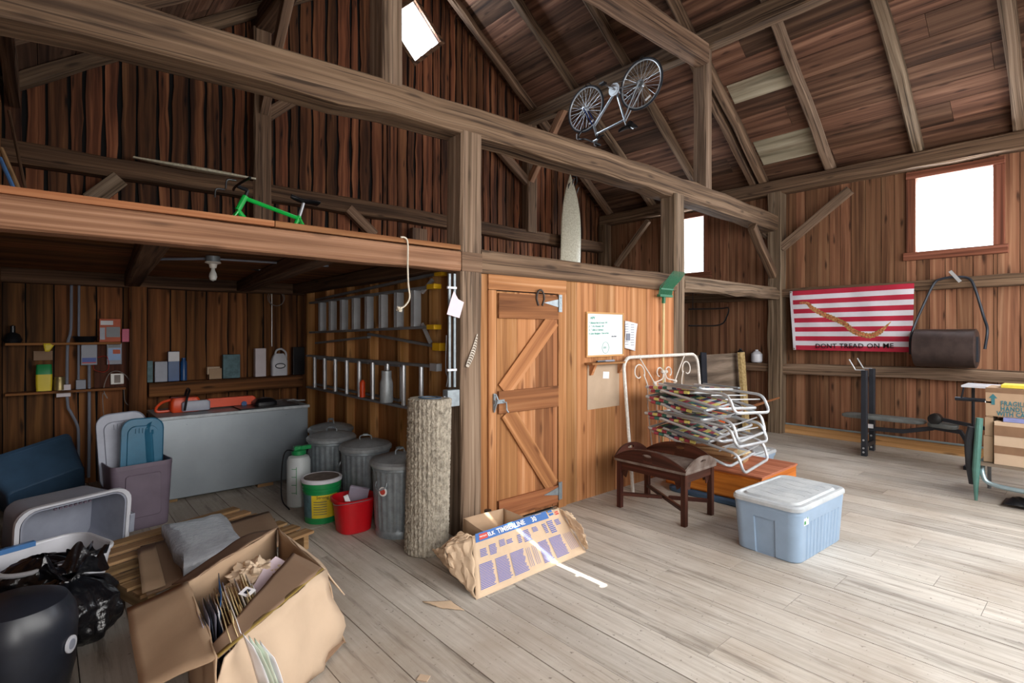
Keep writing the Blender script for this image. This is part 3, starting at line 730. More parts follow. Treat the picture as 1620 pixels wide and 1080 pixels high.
# ---- butler tray table
t = thing('tray_table', 'dark mahogany tray table with four raised curved leaves', 'table', (4.03, 2.6, 0))
for x, y in ((3.835, 2.285), (3.835, 2.915), (4.25, 2.285), (4.25, 2.915)):
    g = G(); g.bb((x-.022, y-.022, 0), (x+.022, y+.022, .42)); g.build('leg', ['mahog'], t, bevel=.005)
g = G()
g.bb((3.857, 2.27, .345), (4.228, 2.29, .415)); g.bb((3.857, 2.91, .345), (4.228, 2.93, .415)); g.bb((3.82, 2.307, .345), (3.84, 2.893, .415)); g.bb((4.245, 2.307, .345), (4.265, 2.893, .415))
g.build('apron', ['mahog'], t, bevel=.003)
g = G(); g.beam([(3.85, 2.30, .12), (4.235, 2.90, .12)], .028, .03, jit=0); g.build('stretcher', ['mahog'], t)
g = G(); g.beam([(3.85, 2.90, .12), (4.03, 2.615, .12)], .028, .03, jit=0); g.beam([(4.06, 2.57, .12), (4.235, 2.30, .12)], .028, .03, jit=0); g.build('stretcher', ['mahog'], t)
for x, y, dx, dy in ((3.835, 2.285, 1, 0), (3.835, 2.285, 0, 1), (4.25, 2.285, -1, 0), (4.25, 2.285, 0, 1), (3.835, 2.915, 0, -1)):
    g = G(); d = V((dx, dy, 0)); b = V((x, y, 0))
    pts = [b+d*.022+ZU*.345, b+d*.09+ZU*.345]+[b+d*(.022+.068*(1-math.sin(a)))+ZU*(.275+.07*(1-math.cos(a))) for a in [PI/2*k/5 for k in range(1, 5)]][::1]+[b+d*.022+ZU*.27]
    g.prism(pts, d.cross(ZU)*.008); g.build('corner_bracket', ['mahog'], t)
g = G(); g.bb((3.80, 2.25, .415), (4.285, 2.95, .437)); g.build('tray_bottom', ['dust'], t, bevel=.004)
def leaf(p, q, nrm, hgt, lean, mt):
    """curved leaf hinged on edge p-q with a handle slot"""
    p, q = V(p), V(q); n = 22; L = (q-p).length; ex = (q-p)/L; up = (ZU*math.cos(lean)+V(nrm)*math.sin(lean)).normalized(); th = up.cross(ex)*.014
    def top(s): return hgt*(1-abs(2*s-1)**2.3)+.012
    hz0, hz1, hw = hgt*.56, hgt*.82, .045
    g = G()
    # three patches around the slot
    def strip(s0, s1, f0, f1, k):
        rows = []
        for i in range(k+1):
            s = s0+(s1-s0)*i/k; a = p+ex*L*s+up*f0(s); b = p+ex*L*s+up*f1(s); rows.append([a, b, b+th, a+th])
        g.loft(rows, 0, .5, False)
    sl, sr = .5-hw/L, .5+hw/L
    slot = lambda s: (hz1-hz0)/2*math.sqrt(max(0, 1-((s-.5)/(hw/L))**2)); mid = (hz0+hz1)/2
    strip(0, sl, lambda s: 0, top, 12); strip(sr, 1, lambda s: 0, top, 12)
    strip(sl, sr, lambda s: 0, lambda s: mid-slot(s), 10); strip(sl, sr, lambda s: mid+slot(s), top, 10)
    return g.build('leaf', [mt], t)
leaf((3.80, 2.95, .437), (3.80, 2.25, .437), (-1, 0, 0), .11, math.radians(12), 'mahog')
leaf((4.285, 2.25, .437), (4.285, 2.95, .437), (1, 0, 0), .11, math.radians(14), 'mahog')
leaf((3.80, 2.25, .437), (4.285, 2.25, .437), (0, -1, 0), .09, math.radians(12), 'dust')
leaf((4.285, 2.95, .437), (3.80, 2.95, .437), (0, 1, 0), .09, math.radians(12), 'mahog')

# ---- low varnished cabinet lying behind the table, on a dark blue lid
cn, cr_ = PZ(1206, 755.5, .30), PZ(1253, 731, .30)
x0, x1, y0, y1 = cn.x, cr_.x, cn.y, 2.98
t = thing('tote_lid', 'dark blue tote lid lying flat under the orange cabinet', 'lid', ((x0+x1)/2, 2.5, 0))
cc = ((x0+x1)/2-.06, 2.5)
g = G(); g.loft([[V((cc[0]+x, cc[1]+y, z)) for x, y in rrect(.72*f, .86*f, .07)] for f, z in ((.98, 0), (1, .01), (1, .04), (.96, .05))]); g.build('lid_panel', ['dk_blue'], t)
g = G(); g.loft([[V((cc[0]+x, cc[1]+y, z)) for x, y in rrect(.36*f, .6*f, .05)] for f, z in ((1, .05), (.96, .054))]); g.build('raised_panel', ['dk_blue'], t)
t = thing('low_cabinet', 'low orange varnished cabinet lying behind the tray table', 'cabinet', ((x0+x1)/2, 2.5, .055))
g = G(); g.bb((x0+.012, y0+.01, .055), (x1-.01, y1-.01, .28)); g.build('carcass', ['cabinet'], t, bevel=.003)
g = G(); g.bb((x0, y0, .28), (x1, y1, .30)); g.build('top', ['cabtop'], t, bevel=.004)
g = G(); g.bb((x0, y0+.03, .07), (x0+.012, y1-.03, .265)); g.build('drawer_front', ['cabinet'], t, bevel=.003)
CAB = (x0, x1, y0, y1)
t = thing('storage_tote', 'shallow blue tote with grey ribbed lid beyond the plank pile', 'storage tote', (6.22, 2.95, 0))
tote_body(.78, .5, .12, False, .92).build('body', ['tote_blue'], t, local=True); tote_lid(.78, .5, .118).build('lid', ['tote_lid'], t, local=True)
# ---- old boards stacked on the cabinet
e1, e2, e3 = PZ(1180, 721, .36), PZ(1165, 712, .43), PZ(1150, 702, .45)
wl = [('thick split pale board, lowest on the orange cabinet', (e1.x, e1.y, .338), (e1.x-.12, 2.96, .338), .21, .07),
      ('splintered pale board resting on the lower one on the orange cabinet', (e2.x, e2.y+.02, .403), (e2.x-.1, 2.97, .403), .2, .045)]
for lb, a, b, w, h in wl:
    g = G(); g.beam([a, b], w, h, jit=.004); tag(g.build('old_board', ['pallet']), lb, 'board', 'old boards piled on the cabinet')
g = G(); g.beam([(e3.x-.1, e3.y+.06, .438), (e3.x-.35, 2.95, .438)], .05, .018, jit=.002); tag(g.build('thin_lath', ['orange_dark']), 'thin reddish slat on top of the board pile', 'slat')
g = G(); g.sheet(lambda u, v: V((e1.x-.11+.20*u, e1.y-.01+.16*v, .384+.006*noise.noise(V((u*5, v*5, 1))))), 8, 8); tag(g.build('foam_scrap', ['foam'], solid=.01), 'yellowish flaking foam scrap on the near end of the lower board', 'scrap')

# ---- white iron headboard leaning on the partition
t = thing('iron_headboard', 'white iron bed headboard with scrolls leaning on the plank partition', 'headboard', (4.95, 3.12, 0))
def hb(x, z): return V((x, 3.07+z*.09, z))
XA, XB, ZT = 4.24, 5.62, 1.30
g = G(); g.tube([hb(XA, 0), hb(XA, ZT-.12)]+[hb(XA+.12-.12*math.cos(a), ZT-.12+.12*math.sin(a)) for a in [PI/2*k/6 for k in range(1, 7)]]+[hb(XB-.12+.12*math.sin(a), ZT-.12+.12*math.cos(a)) for a in [PI/2*k/6 for k in range(7)]]+[hb(XB, 0)], .017, 10); g.build('outer_hoop', ['white_iron'], t)
g = G(); g.tube([hb(XA+.02, .33), hb(XB-.02, .33)], .012, 8); g.build('cross_rail', ['white_iron'], t)
def rod(pts, r=.0065, name='scroll_rod'): g = G(); g.tube(smoothpath([hb(*p) for p in pts], 6), r, 6); return g.build(name, ['white_iron'], t)
def curl(cx, cz, r, a0, a1, n=12): return [(cx+r*(1-.55*k/n)*math.cos(math.radians(a0+(a1-a0)*k/n)), cz+r*(1-.55*k/n)*math.sin(math.radians(a0+(a1-a0)*k/n))) for k in range(n+1)]
for s, X0 in ((1, XA), (-1, XB)):
    f = lambda x: X0+s*x
    rod([(f(.37), .33), (f(.35), .8), (f(.37), 1.0), (f(.32), 1.12)]); rod([(f(x-XA+0), z) for x, z in curl(XA+.24, 1.14, .10, -20, 300)])
    rod([(f(.27), ZT-.01), (f(.42), 1.12), (f(.5), 1.02), (f(.60), .93), (f(.69), .80)]); rod([(f(.5), 1.02), (f(.5), .33)])
    rod([(f(x-XA), z) for x, z in [(XA+.5, 1.03), (XA+.57, 1.04)]+curl(XA+.60, 1.12, .075, -60, 260)])
    for x, z in ((.27, ZT), (.5, 1.02), (.66, 1.13)):
        g = G(); g.lathe([(.0, -.022), (.02, -.012), (.024, 0), (.02, .012), (0, .022)], hb(f(x), z), None, 10); g.build('casting_boss', ['white_iron'], t)
rod([(4.93, .33), (4.93, 1.13)], name='centre_rod')

# ---- stack of folded lawn chairs on the board pile
def chair_proto():
    t = thing('lawn_chair', 'x', 'chair')
    def bent(pts, r=.0125, name='frame_tube', closed=False):
        # round the corners
        P = [V(p) for p in pts]; out = []
        for i, p in enumerate(P):
            if 0 < i < len(P)-1:
                a = p+(P[i-1]-p).normalized()*.06; b = p+(P[i+1]-p).normalized()*.06
                for k in range(6): s = k/5; out.append(a*(1-s)**2+p*2*s*(1-s)+b*s*s)
            else: out.append(p)
        g = G(); g.tube(out, r, 8); return g.build(name, ['alu'], t, local=True)
    bent([(0, .0, .03), (.60, .0, .03), (.60, .52, .03), (0, .52, .03), (0, .0, .034)], name='back_frame')
    bent([(.02, .03, -.005), (.50, .03, -.005), (.50, .49, -.005), (.02, .49, -.005), (.02, .03, -.002)], name='seat_frame')
    bent([(.16, -.02, .065), (.86, -.02, -.01), (.92, -.02, -.16), (.92, .54, -.16), (.86, .54, -.01), (.16, .54, .065)], name='leg_hoop')
    bent([(.20, -.035, .005), (.80, -.035, -.13), (.80, .555, -.13), (.20, .555, .005)], name='leg_hoop')
    g = G(); g.tube([(.83, -.02, -.05), (.83, .54, -.05)], .006, 6); g.tube([(.70, -.02, -.02), (.70, .54, -.02)], .006, 6); g.build('cross_rod', ['alu'], t, local=True)
    cols = ['web_r', 'web_y', 'web_g', 'web_n', 'web_w']
    g = G()
    for zc, mm, xa, xb in ((.03, 0, .03, .57), (-.005, 2, .05, .47)):
        k = 0; x = xa+.01
        while x < xb-.04:
            c = [0, 1, 0, 2, 4, 3, 0, 1][(k+mm) % 8]
            # band wraps over both side tubes
            for j in range(4):
                cc = [c, (c+2) % 5, c, (c+3) % 5][j]
                g.bb((x, .0+.13*j, zc-.002+(.004 if j % 2 else 0)), (x+.045, .13*j+.13, zc+.002+(.004 if j % 2 else 0)), cc, .5)
            g.lathe([(.0145, 0), (.0145, .045)], (x, 0, zc), (0, PI/2, 0), 8, c); g.lathe([(.0145, 0), (.0145, .045)], (x, .52, zc), (0, PI/2, 0), 8, c)
            x += .052; k += 1
    g.build('webbing', cols, t, local=True)
    for yy in (-.05, .57):
        g = G(); g.beam([(.25, yy, .075), (.62, yy, .045)], .045, .014, jit=0); g.build('armrest', ['alu_dk'], t, local=True)
    return t
ch = chair_proto()
specs = [('folded webbed lawn chair, topmost of the leaning stack', (4.36, 3.0, .99), (math.radians(-4), math.radians(-3), math.radians(-94))),
         ('folded webbed lawn chair, second from the top of the stack', (4.34, 2.99, .90), (math.radians(2), math.radians(7), math.radians(-88))),
         ('folded webbed lawn chair with long front hoop, third in the stack', (4.34, 3.0, .74), (math.radians(-2), math.radians(-1), math.radians(-91))),
         ('folded lawn chair lying lowest in the stack upon the boards', (4.37, 2.98, .60), (math.radians(3), math.radians(5), math.radians(-86)))]
for k, (lb, loc, rot) in enumerate(specs):
    c = ch if k == 0 else dup(ch)
    c['label'] = lb; c['group'] = 'folded lawn chairs in a stack'; place(c, loc, rot)

# ---- orange bucket, plywood, poles in the far bay
t = thing('basin', 'orange plastic tub beyond the stacked lawn chairs', 'tub', (6.35, 3.45, 0))
g = G(); g.bb((6.1, 3.2, 0), (6.62, 3.72, .40)); tag(g.build('crate', ['beam_dark'], bevel=.01), 'dark crate under the orange plastic tub', 'crate')
t.location = (6.36, 3.45, .40)
g = G(); g.lathe([(.0, 0), (.18, 0), (.20, .01), (.245, .23), (.27, .235), (.27, .25), (.24, .25), (.195, .02), (0, .015)], (6.36, 3.45, .40), None, 28); g.build('tub_wall', ['orange_pl'], t)
g = G(); g.box((7.05, 3.93, .62), (2.35, .02, 1.2), (math.radians(-4), 0, 0)); tag(g.build('plywood_sheet', ['ply_grey']), 'weathered plywood sheet leaning in the far bay behind the headboard', 'plywood')
g = G(); g.box((8.08, 3.80, .62), (.14, .05, 1.24), (math.radians(-4), 0, math.radians(0))); tag(g.build('fibre_board', ['fibre']), 'tall narrow tan board leaning on the right end of the plywood', 'board')
a, b = PY(1102, 500, 3.9), PY(1094, 610, 3.85)
g = G(); g.box(((7.05), 3.88, .66), (.14, .02, 1.2), (math.radians(-4), math.radians(4), 0)); tag(g.build('dark_strip', ['steel_bl']), 'narrow black strip leaning upright on the plywood sheet', 'strip')
g = G(); g.tube([PY(1130, 662, 3.05), PY(1232, 629, 3.2)], [.022, .014], 8); tag(g.build('wooden_pole', ['orange_dark']), 'brown wooden pole slanting from the chair stack across the corner post', 'pole')
t = thing('hanging_bracket', 'black iron hanging bracket in the bay under the small loft', 'frame', (6.8, 3.9, 1.6))
g = G(); yy = 4.2
g.tube(smoothpath([PY(1090, 489, yy), PY(1140, 488, yy), PY(1152, 487, yy), PY(1150, 500, yy), PY(1138, 514, yy), PY(1090, 515, yy)], 4), .012, 8); g.build('bent_bar', ['blackpl'], t)
g = G(); g.tube([PY(1096, 489, yy), PY(1096, 460, yy)], .006, 6); g.build('hanger_wire', ['blackpl'], t)
o = G(); p = V((8.52, 3.80, 1.07)); o.lathe([(0, 0), (.07, 0), (.085, .02), (.085, .13), (.05, .17), (.025, .18), (.025, .2), (0, .2)], p, None, 20); tag(o.build('white_bottle', ['white_pl'], ), 'white plastic bottle on the girt left of the corner post', 'bottle')
g = G(); g.lathe([(0, 0), (.05, 0), (.05, .16), (.02, .19), (.02, .21), (0, .21)], (8.5, 4.05, 1.07), None, 16); tag(g.build('dark_bottle', ['blackpl']), 'small dark bottle on the girt beside the white bottle', 'bottle')

# ---- weight bench
t = thing('weight_bench', 'dusty weight bench with two black uprights below the flag', 'weight bench', (7.95, 1.8, 0))
for x, y in ((7.72, 2.10), (8.15, 2.13)):
    g = G(); g.bb((x-.035, y-.03, 0), (x+.035, y+.03, 1.07)); u = g.build('upright', ['steel_bl'], t, bevel=.004)
    g = G(); s = -1; g.tube([(x, y+.0, 1.072), (x, y+.10, 1.072), (x, y+.17, 1.20)], .008, 6); g.build('bar_hook', ['alu'], u)
    for z in (.05, .1, .2):
        g = G(); g.lathe([(.012, 0), (.012, .008)], (x-.035, y, z), (0, -PI/2, 0), 8); g.build('bolt', ['alu'], u)
g = G(); g.bb((7.72, 2.09, .1), (8.15, 2.13, .15)); g.build('cross_bar', ['steel_bl'], t)
def pad(y0, y1, z0, z1, xc=7.93, w=.26):
    g = G(); c = V((xc, (y0+y1)/2, (z0+z1)/2)); L = abs(y1-y0); sl = math.atan2(z1-z0, y1-y0); R = Matrix.Rotation(sl, 3, 'X')
    g.loft([[c+R@V((a*f, b*f, z)) for a, b in rrect(w, L, .09)] for f, z in ((.96, -.022), (1, -.012), (1, .012), (.95, .022))]); return g.build('pad', ['vinyl'], t)
pad(1.52, 2.40, .47, .47); pad(1.22, 1.50, .45, .46)
g = G(); g.beam([(7.93, 2.10, .32), (7.93, 1.75, .33), (7.93, 1.45, .41)], .04, .05, jit=0); g.build('pad_beam', ['steel_bl'], t)
g = G(); g.beam([(7.93, 1.45, .42), (7.93, 1.2, .40), (7.93, 1.14, .3), (7.93, 1.13, .03)], .05, .05, up=(1, 0, 0), jit=0); g.box((7.93, 1.13, .02), (.3, .05, .04)); g.build('front_leg', ['steel_bl'], t)
g = G(); g.beam([(7.93, 1.42, .53), (7.93, .98, .47)], .04, .04, jit=0); g.build('leg_curl_arm', ['steel_bl'], t)
g = G(); g.lathe([(0, 0), (.035, 0), (.065, .01), (.065, .12), (.035, .13), (0, .13)], (7.8, 1.42, .53), (0, PI/2, 0), 20); g.build('foam_roll', ['blackpl'], t)
g = G(); g.bb((7.88, 2.05, .33), (7.9, 2.12, .38)); g.build('label_plate', ['paper'], t)
# metal conduit along the base board
g = G(); g.tube([(8.575, .0, .145), (8.575, 3.38, .145)], .013, 8); tag(g.build('conduit', ['tubeblue']), 'pale metal conduit lying along the top of the base board', 'conduit')

# ---- boxes and folding frame at the right edge
FX = 6.45
t = thing('folding_cot_frame', 'pale steel folding frame carrying cardboard boxes at the right edge', 'frame', (6.6, .6, 0))
g = G(); a = PX(1544, 790, FX); b = PX(1549, 663, FX)
g.tube([(FX, a.y, .0), (FX, a.y-.0, .28), (FX+.02, b.y, b.z+.01)], [.012, .03, .028], 10); g.build('upright_tube', ['cyan_edge'], t)
c = PX(1548, 757, FX); g = G(); g.tube(smoothpath([(FX+.1, c.y-.02, c.z+.16), (FX+.01, c.y-.03, c.z+.04), (FX-.01, c.y-.1, c.z-.03), (FX-.02, c.y-.4, c.z-.05), (FX-.02, -.3, c.z-.06)], 6), .02, 10); g.build('lower_rail', ['tubeblue'], t)
g = G(); d = PX(1547, 730, FX); g.bb((FX-.0, -.4, d.z-.03), (FX+.62, d.y, d.z)); g.build('platform', ['ply_grey'], t)
g = G(); g.tube([(FX+.6, a.y-.02, .0), (FX+.6, a.y-.02, .9)], .016, 8); g.build('rear_tube', ['alu_dk'], t)
g = G(); g.tube(smoothpath([PX(1538, 675, FX+.06)+V((0, 0, 0)), PX(1533, 700, FX+.06), PX(1535, 735, FX+.06), PX(1540, 765, FX+.06)], 5), .035, 10); g.build('mesh_roll', ['mesh_bl'], t)
PZf = d.z
def carton(name, label, lo, hi, tape='x', mt='card_lt', cat='box', extra=None):
    t = thing(name, label, cat, ((lo[0]+hi[0])/2, (lo[1]+hi[1])/2, lo[2]))
    g = G(); g.bb(lo, hi); g.build('carton_body', [mt], t, bevel=.003)
    if tape:
        g = G(); z0, z1 = hi[2]-.075, hi[2]+.0015
        g.bb((lo[0]-.0015, lo[1], z0), (lo[0]+.002, hi[1], z1)); g.build('brown_tape', ['tapebr'], t)
    return t
e = PX(1572, 745, FX-.02)
lo = (FX+.0, -.35, PZf+.0); big = carton('moving_box', 'large taped cardboard box on the folding frame, under the fragile box', lo, (FX+.42, e.y, .745), None)
g = G(); zt = PX(1572, 680, FX).z; g.bb((FX-.003, -.35, zt-.045), (FX+.001, e.y, zt+.045)); g.build('brown_tape', ['tapebr'], big)
g = G(); g.bb((FX-.002, -.35, PZf+.10), (FX+.001, e.y, PZf+.17)); g.build('brown_tape', ['tapebr'], big)
g = G(); f1 = PX(1562, 612, FX+.2); 
g.bb((FX+.0, -.2, .747), (FX+.3, e.y-.06, .782)); tag(g.build('flat_box', ['lilac_box'], bevel=.003), 'flat lilac printed box between the two cardboard boxes', 'box')
f2 = PX(1559, 618, FX+.04)
fr = carton('moving_box', 'taped cardboard box printed fragile handle with care, on top', (FX+.04, -.35, .784), (FX+.40, f2.y+.0, f2.z+.03), None, 'card')
g = G(); g.bb((FX+.038, -.35, f2.z-.012), (FX+.0415, f2.y, f2.z+.032)); g.build('brown_tape', ['tapebr'], fr)
ex, ez = V((0, -1, 0)), V((0, 0, 1)); fx = FX+.036
yl = f2.y
text('FRAGILE', 'lettering', fr, (fx, PX(1583, 640, fx).y, PX(1583, 641, fx).z), ex, ez, .058, 'teal_print', spacing=1.15, bold=.0016, xs=.70)
text('HANDLE', 'lettering', fr, (fx, PX(1583, 649, fx).y, PX(1583, 649.5, fx).z), ex, ez, .058, 'teal_print', spacing=1.15, bold=.0016, xs=.70)
text('WITH CARE', 'lettering', fr, (fx, PX(1577, 656.5, fx).y, PX(1577, 657, fx).z), ex, ez, .058, 'teal_print', spacing=1.08, bold=.0016, xs=.70)
g = G(); p = PX(1571, 640, fx); q = lambda dy, dz: V((fx, p.y-dy, p.z+dz))
g.prism([q(-.012, 0), q(.012, 0), q(.012, .06), q(.03, .06), q(0, .1), q(-.03, .06), q(-.012, .06)], (.001, 0, 0)); g.build('printed_arrow', ['teal_print'], fr)
g = G(); g.bb((FX+.08, -.0, f2.z+.033), (FX+.32, f2.y-.10, f2.z+.062)); tag(g.build('flat_box', ['ylw_box'], bevel=.003), 'flat yellow and white printed box lying on the fragile box', 'box')
# stack of smaller cartons behind and the grey bench shelf above
s = PX(1560, 700, FX+.3)
z = PZf
for k, (h, lb) in enumerate(((.24, 'small carton, lowest between the frame tube and large box'), (.17, 'small carton, middle one beside the large box'), (.13, 'small carton, upper one beside the large box'))):
    g = G(); g.bb((FX+.05, e.y+.012, z+.002), (FX+.35, a.y-.045-.01*k, z+h)); tag(g.build('small_carton', ['card'], bevel=.003), lb, 'box', 'small cartons on the folding frame'); z += h
g = G(); y1 = PX(1549, 663, FX).y
g.bb((FX+.04, e.y+.01, z+.003), (FX+.4, y1-.035, z+.018)); tag(g.build('white_board', ['paper']), 'thin white board lying on the small cartons', 'board')
t = thing('side_table', 'white topped metal table partly hidden behind the fragile box', 'table', (7.4, .6, 0))
w0 = PX(1522, 610, 7.4); g = G(); g.bb((7.35, -.1, w0.z-.01), (7.75, w0.y+.0, w0.z+.01)); g.build('table_top', ['white_pl'], t)
w1 = PX(1511, 630, 7.4); g = G(); g.tube([(7.4, w1.y, w1.z), (7.4, -.1, w1.z)], .02, 8); g.tube([(7.36, w0.y-.02, w0.z-.01), (7.4, w1.y-.05, w1.z)], .008, 6); g.tube([(7.7, w0.y-.05, w0.z-.01), (7.7, w0.y-.05, 0)], .015, 8); g.tube([(7.4, .1, w0.z-.01), (7.4, .1, 0)], .015, 8); g.build('table_frame', ['steel_bl'], t)
g = G(); p = PZ(1608, 797, .02)
g.sheet(lambda u, v: p+V((-.12+.24*u, -.12+.2*v, .01+.05*(math.sin(PI*u)*math.sin(PI*v))*(1+.6*noise.noise(V((u*4, v*4, 3)))))), 10, 10); tag(g.build('black_cloth', ['blackpl'], solid=.006), 'small crumpled black cloth on the floor at the right edge', 'cloth')

# ---- lawn roller on the girt
t = thing('lawn_roller', 'rusty lawn roller drum resting on the girt right of the flag', 'lawn roller', (8.36, 1.45, 1.11))
cr = PX(1497, 562, 8.32); RR = .235
g = G(); R = Matrix.Rotation(PI/2, 3, 'X'); ya, yb = PX(1446, 560, 8.3).y, PX(1545, 560, 8.3).y
g.lathe([(0, 0), (RR-.02, 0), (RR, .01), (RR, ya-yb-.01), (RR-.02, ya-yb), (0, ya-yb)], (8.36, ya, 1.11+RR+.005), R, 40); g.build('drum', ['roller'], t)
hp = [PX(1440, 560, 8.3), PX(1442, 528, 8.3), PX(1462, 480, 8.4), PX(1478, 448, 8.46), PX(1490, 441, 8.46), PX(1510, 438, 8.46), PX(1532, 440, 8.46), PX(1542, 455, 8.44), PX(1556, 500, 8.4), PX(1562, 522, 8.3), PX(1558, 552, 8.3)]
g = G(); g.tube(smoothpath(hp, 5), .015, 8); g.build('handle', ['steel_bl'], t)
g = G(); g.box((PX(1511, 437, 8.44)), (.02, .035, .17), (math.radians(-35), 0, 0)); g.build('handle_grip', ['alu'], t)
g = G(); g.box((8.3, yb-.012, 1.11+RR), (.08, .02, .3)); g.build('end_bracket', ['steel_bl'], t)

# ---- striped flag
fl = thing('flag', 'red and white striped flag with a golden snake pinned on the side wall', 'flag', (8.45, 2.6, 1.25))
M['chest'] = mat('smooth_galvanised_sheet', '9aa3aa', .38, .75, spot=.05, scale=3)
fy0, fy1 = PX(1250, 460, 8.47).y, PX(1447, 460, 8.47).y
TL, TR, BL, BR = PX(1250, 461, 8.47), PX(1447, 448, 8.47), PX(1256, 553, 8.47), PX(1443, 557, 8.47)
def flp(u, v, d=0):
    u2 = u; p = TL.lerp(TR, u).lerp(BL.lerp(BR, u), v)
    p = p+V((-.010*math.sin(u*9+v*3)-.005*math.sin(u*23-v*6)-.008*math.sin(v*7+u*2)-.015-d, 0, -.018*math.sin(u*PI)*(1-v)*0))
    return p
g = G()
for k in range(13):
    g.grid([[flp(.025+.975*i/40, (k+j/3)/13) for j in range(4)] for i in range(41)], k % 2, .5, True)
g.grid([[flp(.027*i/2, j/30) for j in range(31)] for i in range(3)], 1, .5, True)
g.build('stripe_field', ['flag_r', 'flag_w'], fl)
sn = smoothpath([(.09, .20, 0), (.16, .22, 0), (.20, .30, 0), (.28, .40, 0), (.35, .46, 0), (.42, .52, 0), (.48, .58, 0), (.54, .68, 0), (.60, .73, 0), (.68, .76, 0), (.75, .71, 0), (.79, .65, 0), (.84, .55, 0)], 8)
g = G(); n = len(sn); rows = []
for i, q in enumerate(sn):
    f = i/(n-1); w = .030*(.45+.7*min(1, f*5))*(1 if f < .85 else (1-f)/.15*.9+.1); a = sn[max(i-1, 0)]; b = sn[min(i+1, n-1)]
    d = (V(b)-V(a)).normalized(); nn = V((-d.y*.55, d.x, 0)).normalized(); w *= 1+.18*math.sin(i*2.2)
    rows.append([flp(q.x+nn.x*w*s*.6, q.y+nn.y*w*s*1.1, .004) for s in (-1, 0, 1)])
g.grid(rows, 0, .5, True); g.build('snake_emblem', ['snake'], fl)
g = G(); rows = [[flp(q.x, q.y-.004+s*.009, .007) for s in (-1, 1)] for q in sn[2:-6]]; 
for i in range(0, len(rows)-1, 2): g.grid(rows[i:i+2], 0, .5, False)
g.build('snake_scales', ['redink'], fl)
bt = flp(.21, .965, .012); bt2 = flp(.83, .945, .012)
tx = text('DONT TREAD ON ME', 'lettering', fl, V((8.4, bt.y, bt.z)), V((0, (bt2-bt).y, (bt2-bt).z)), ZU, .092, 'blackpl', spacing=1.08, bold=.0012)
for vv in tx.data.vertices:
    wy = vv.co.y+2.6; uu = (TL.y-wy)/(TL.y-TR.y); vv.co.x = flp(uu, .93).x-8.45-.012
for v in (.02, .98): g = G(); g.disc(flp(.012, v, .006), (-1, 0, 0), .01, 10); g.build('grommet', ['brass'], fl)

# ================================================================== ON THE PARTITION
yP = PYF-.004
def pq(u, v, d=0): return PY(u, v, yP-d)
t = thing('whiteboard', 'wood framed whiteboard with green handwriting beside the door', 'whiteboard', (3.8, PYF, 1.45))
a, b = pq(926, 493), pq(985, 561); wx0, wx1, wz1, wz0 = a.x, b.x, a.z+.0, PY(926, 565, yP).z
g = G(); g.bb((wx0+.012, PYF-.014, wz0+.012), (wx1-.012, PYF-.002, wz1-.012)); g.build('writing_surface', ['wboard'], t)
g = G()
for lo, hi in (((wx0, wz0), (wx1, wz0+.016)), ((wx0, wz1-.016), (wx1, wz1)), ((wx0, wz0+.016), (wx0+.016, wz1-.016)), ((wx1-.016, wz0+.016), (wx1, wz1-.016))): g.bb((lo[0], PYF-.022, lo[1]), (hi[0], PYF-.002, hi[1]))
g.build('wooden_frame', ['base'], t)
WW, WH = wx1-wx0, wz1-wz0
def wt(s, fx_, fz, size, m='marker_g'): text(s, 'handwriting', t, (wx0+WW*fx_, PYF-.0155, wz0+WH*fz), (1, 0, .02), ZU, size, m, .0003, shear=.35, bold=.0006)
wt('NPK', .10, .84, .035); wt('1- Bakpany feet at room  OK', .06, .74, .023); wt('2-  "  Pro Wounds  OK', .06, .66, .023); wt('3-  "  Bidle or Garhens', .06, .58, .023); wt('4- Litter Backgate - Turn of the', .06, .50, .023)
wt('Box Adm', .66, .44, .020, 'marker_b')
g = G(); c = V((wx0+WW*.5, PYF-.0155, wz0+WH*.2)); g.tube([c+V((.05*math.cos(a), 0, .055*math.sin(a))) for a in [2*PI*k/20 for k in range(20)]], .0018, 5, closed=True); g.build('drawn_circle', ['marker_g'], t); wt('015', .44, .18, .028)
t = thing('newspaper_clipping', 'folded newspaper page tacked right of the whiteboard', 'newspaper', (4.3, PYF, 1.45))
q0, q1, q2, q3 = pq(988, 507), pq(1007, 512), pq(1003, 555), pq(986, 550)
g = G(); g.quad(q3, q2, q1, q0, 6, 6, .012, curl=-.0); [None]; o = g.build('page', ['paper'], t, solid=.002); 
o.location.y -= .014
g = G(); p = pq(994, 532, .024)
g.bb((p.x-.03, p.y-.002, p.z-.04), (p.x+.03, p.y, p.z+.03)); g.build('photo', ['grey_box'], t)
g = G()
for k in range(9):
    for x in (0, 1):
        if x == 0 and 3 < k < 7: continue
        p = pq(990+9.0*x, 513+4*k+x, .022); g.bb((p.x-.01, p.y-.001, p.z), (p.x+.045, p.y, p.z+.006))
g.build('printed_lines', ['grey_box'], t)
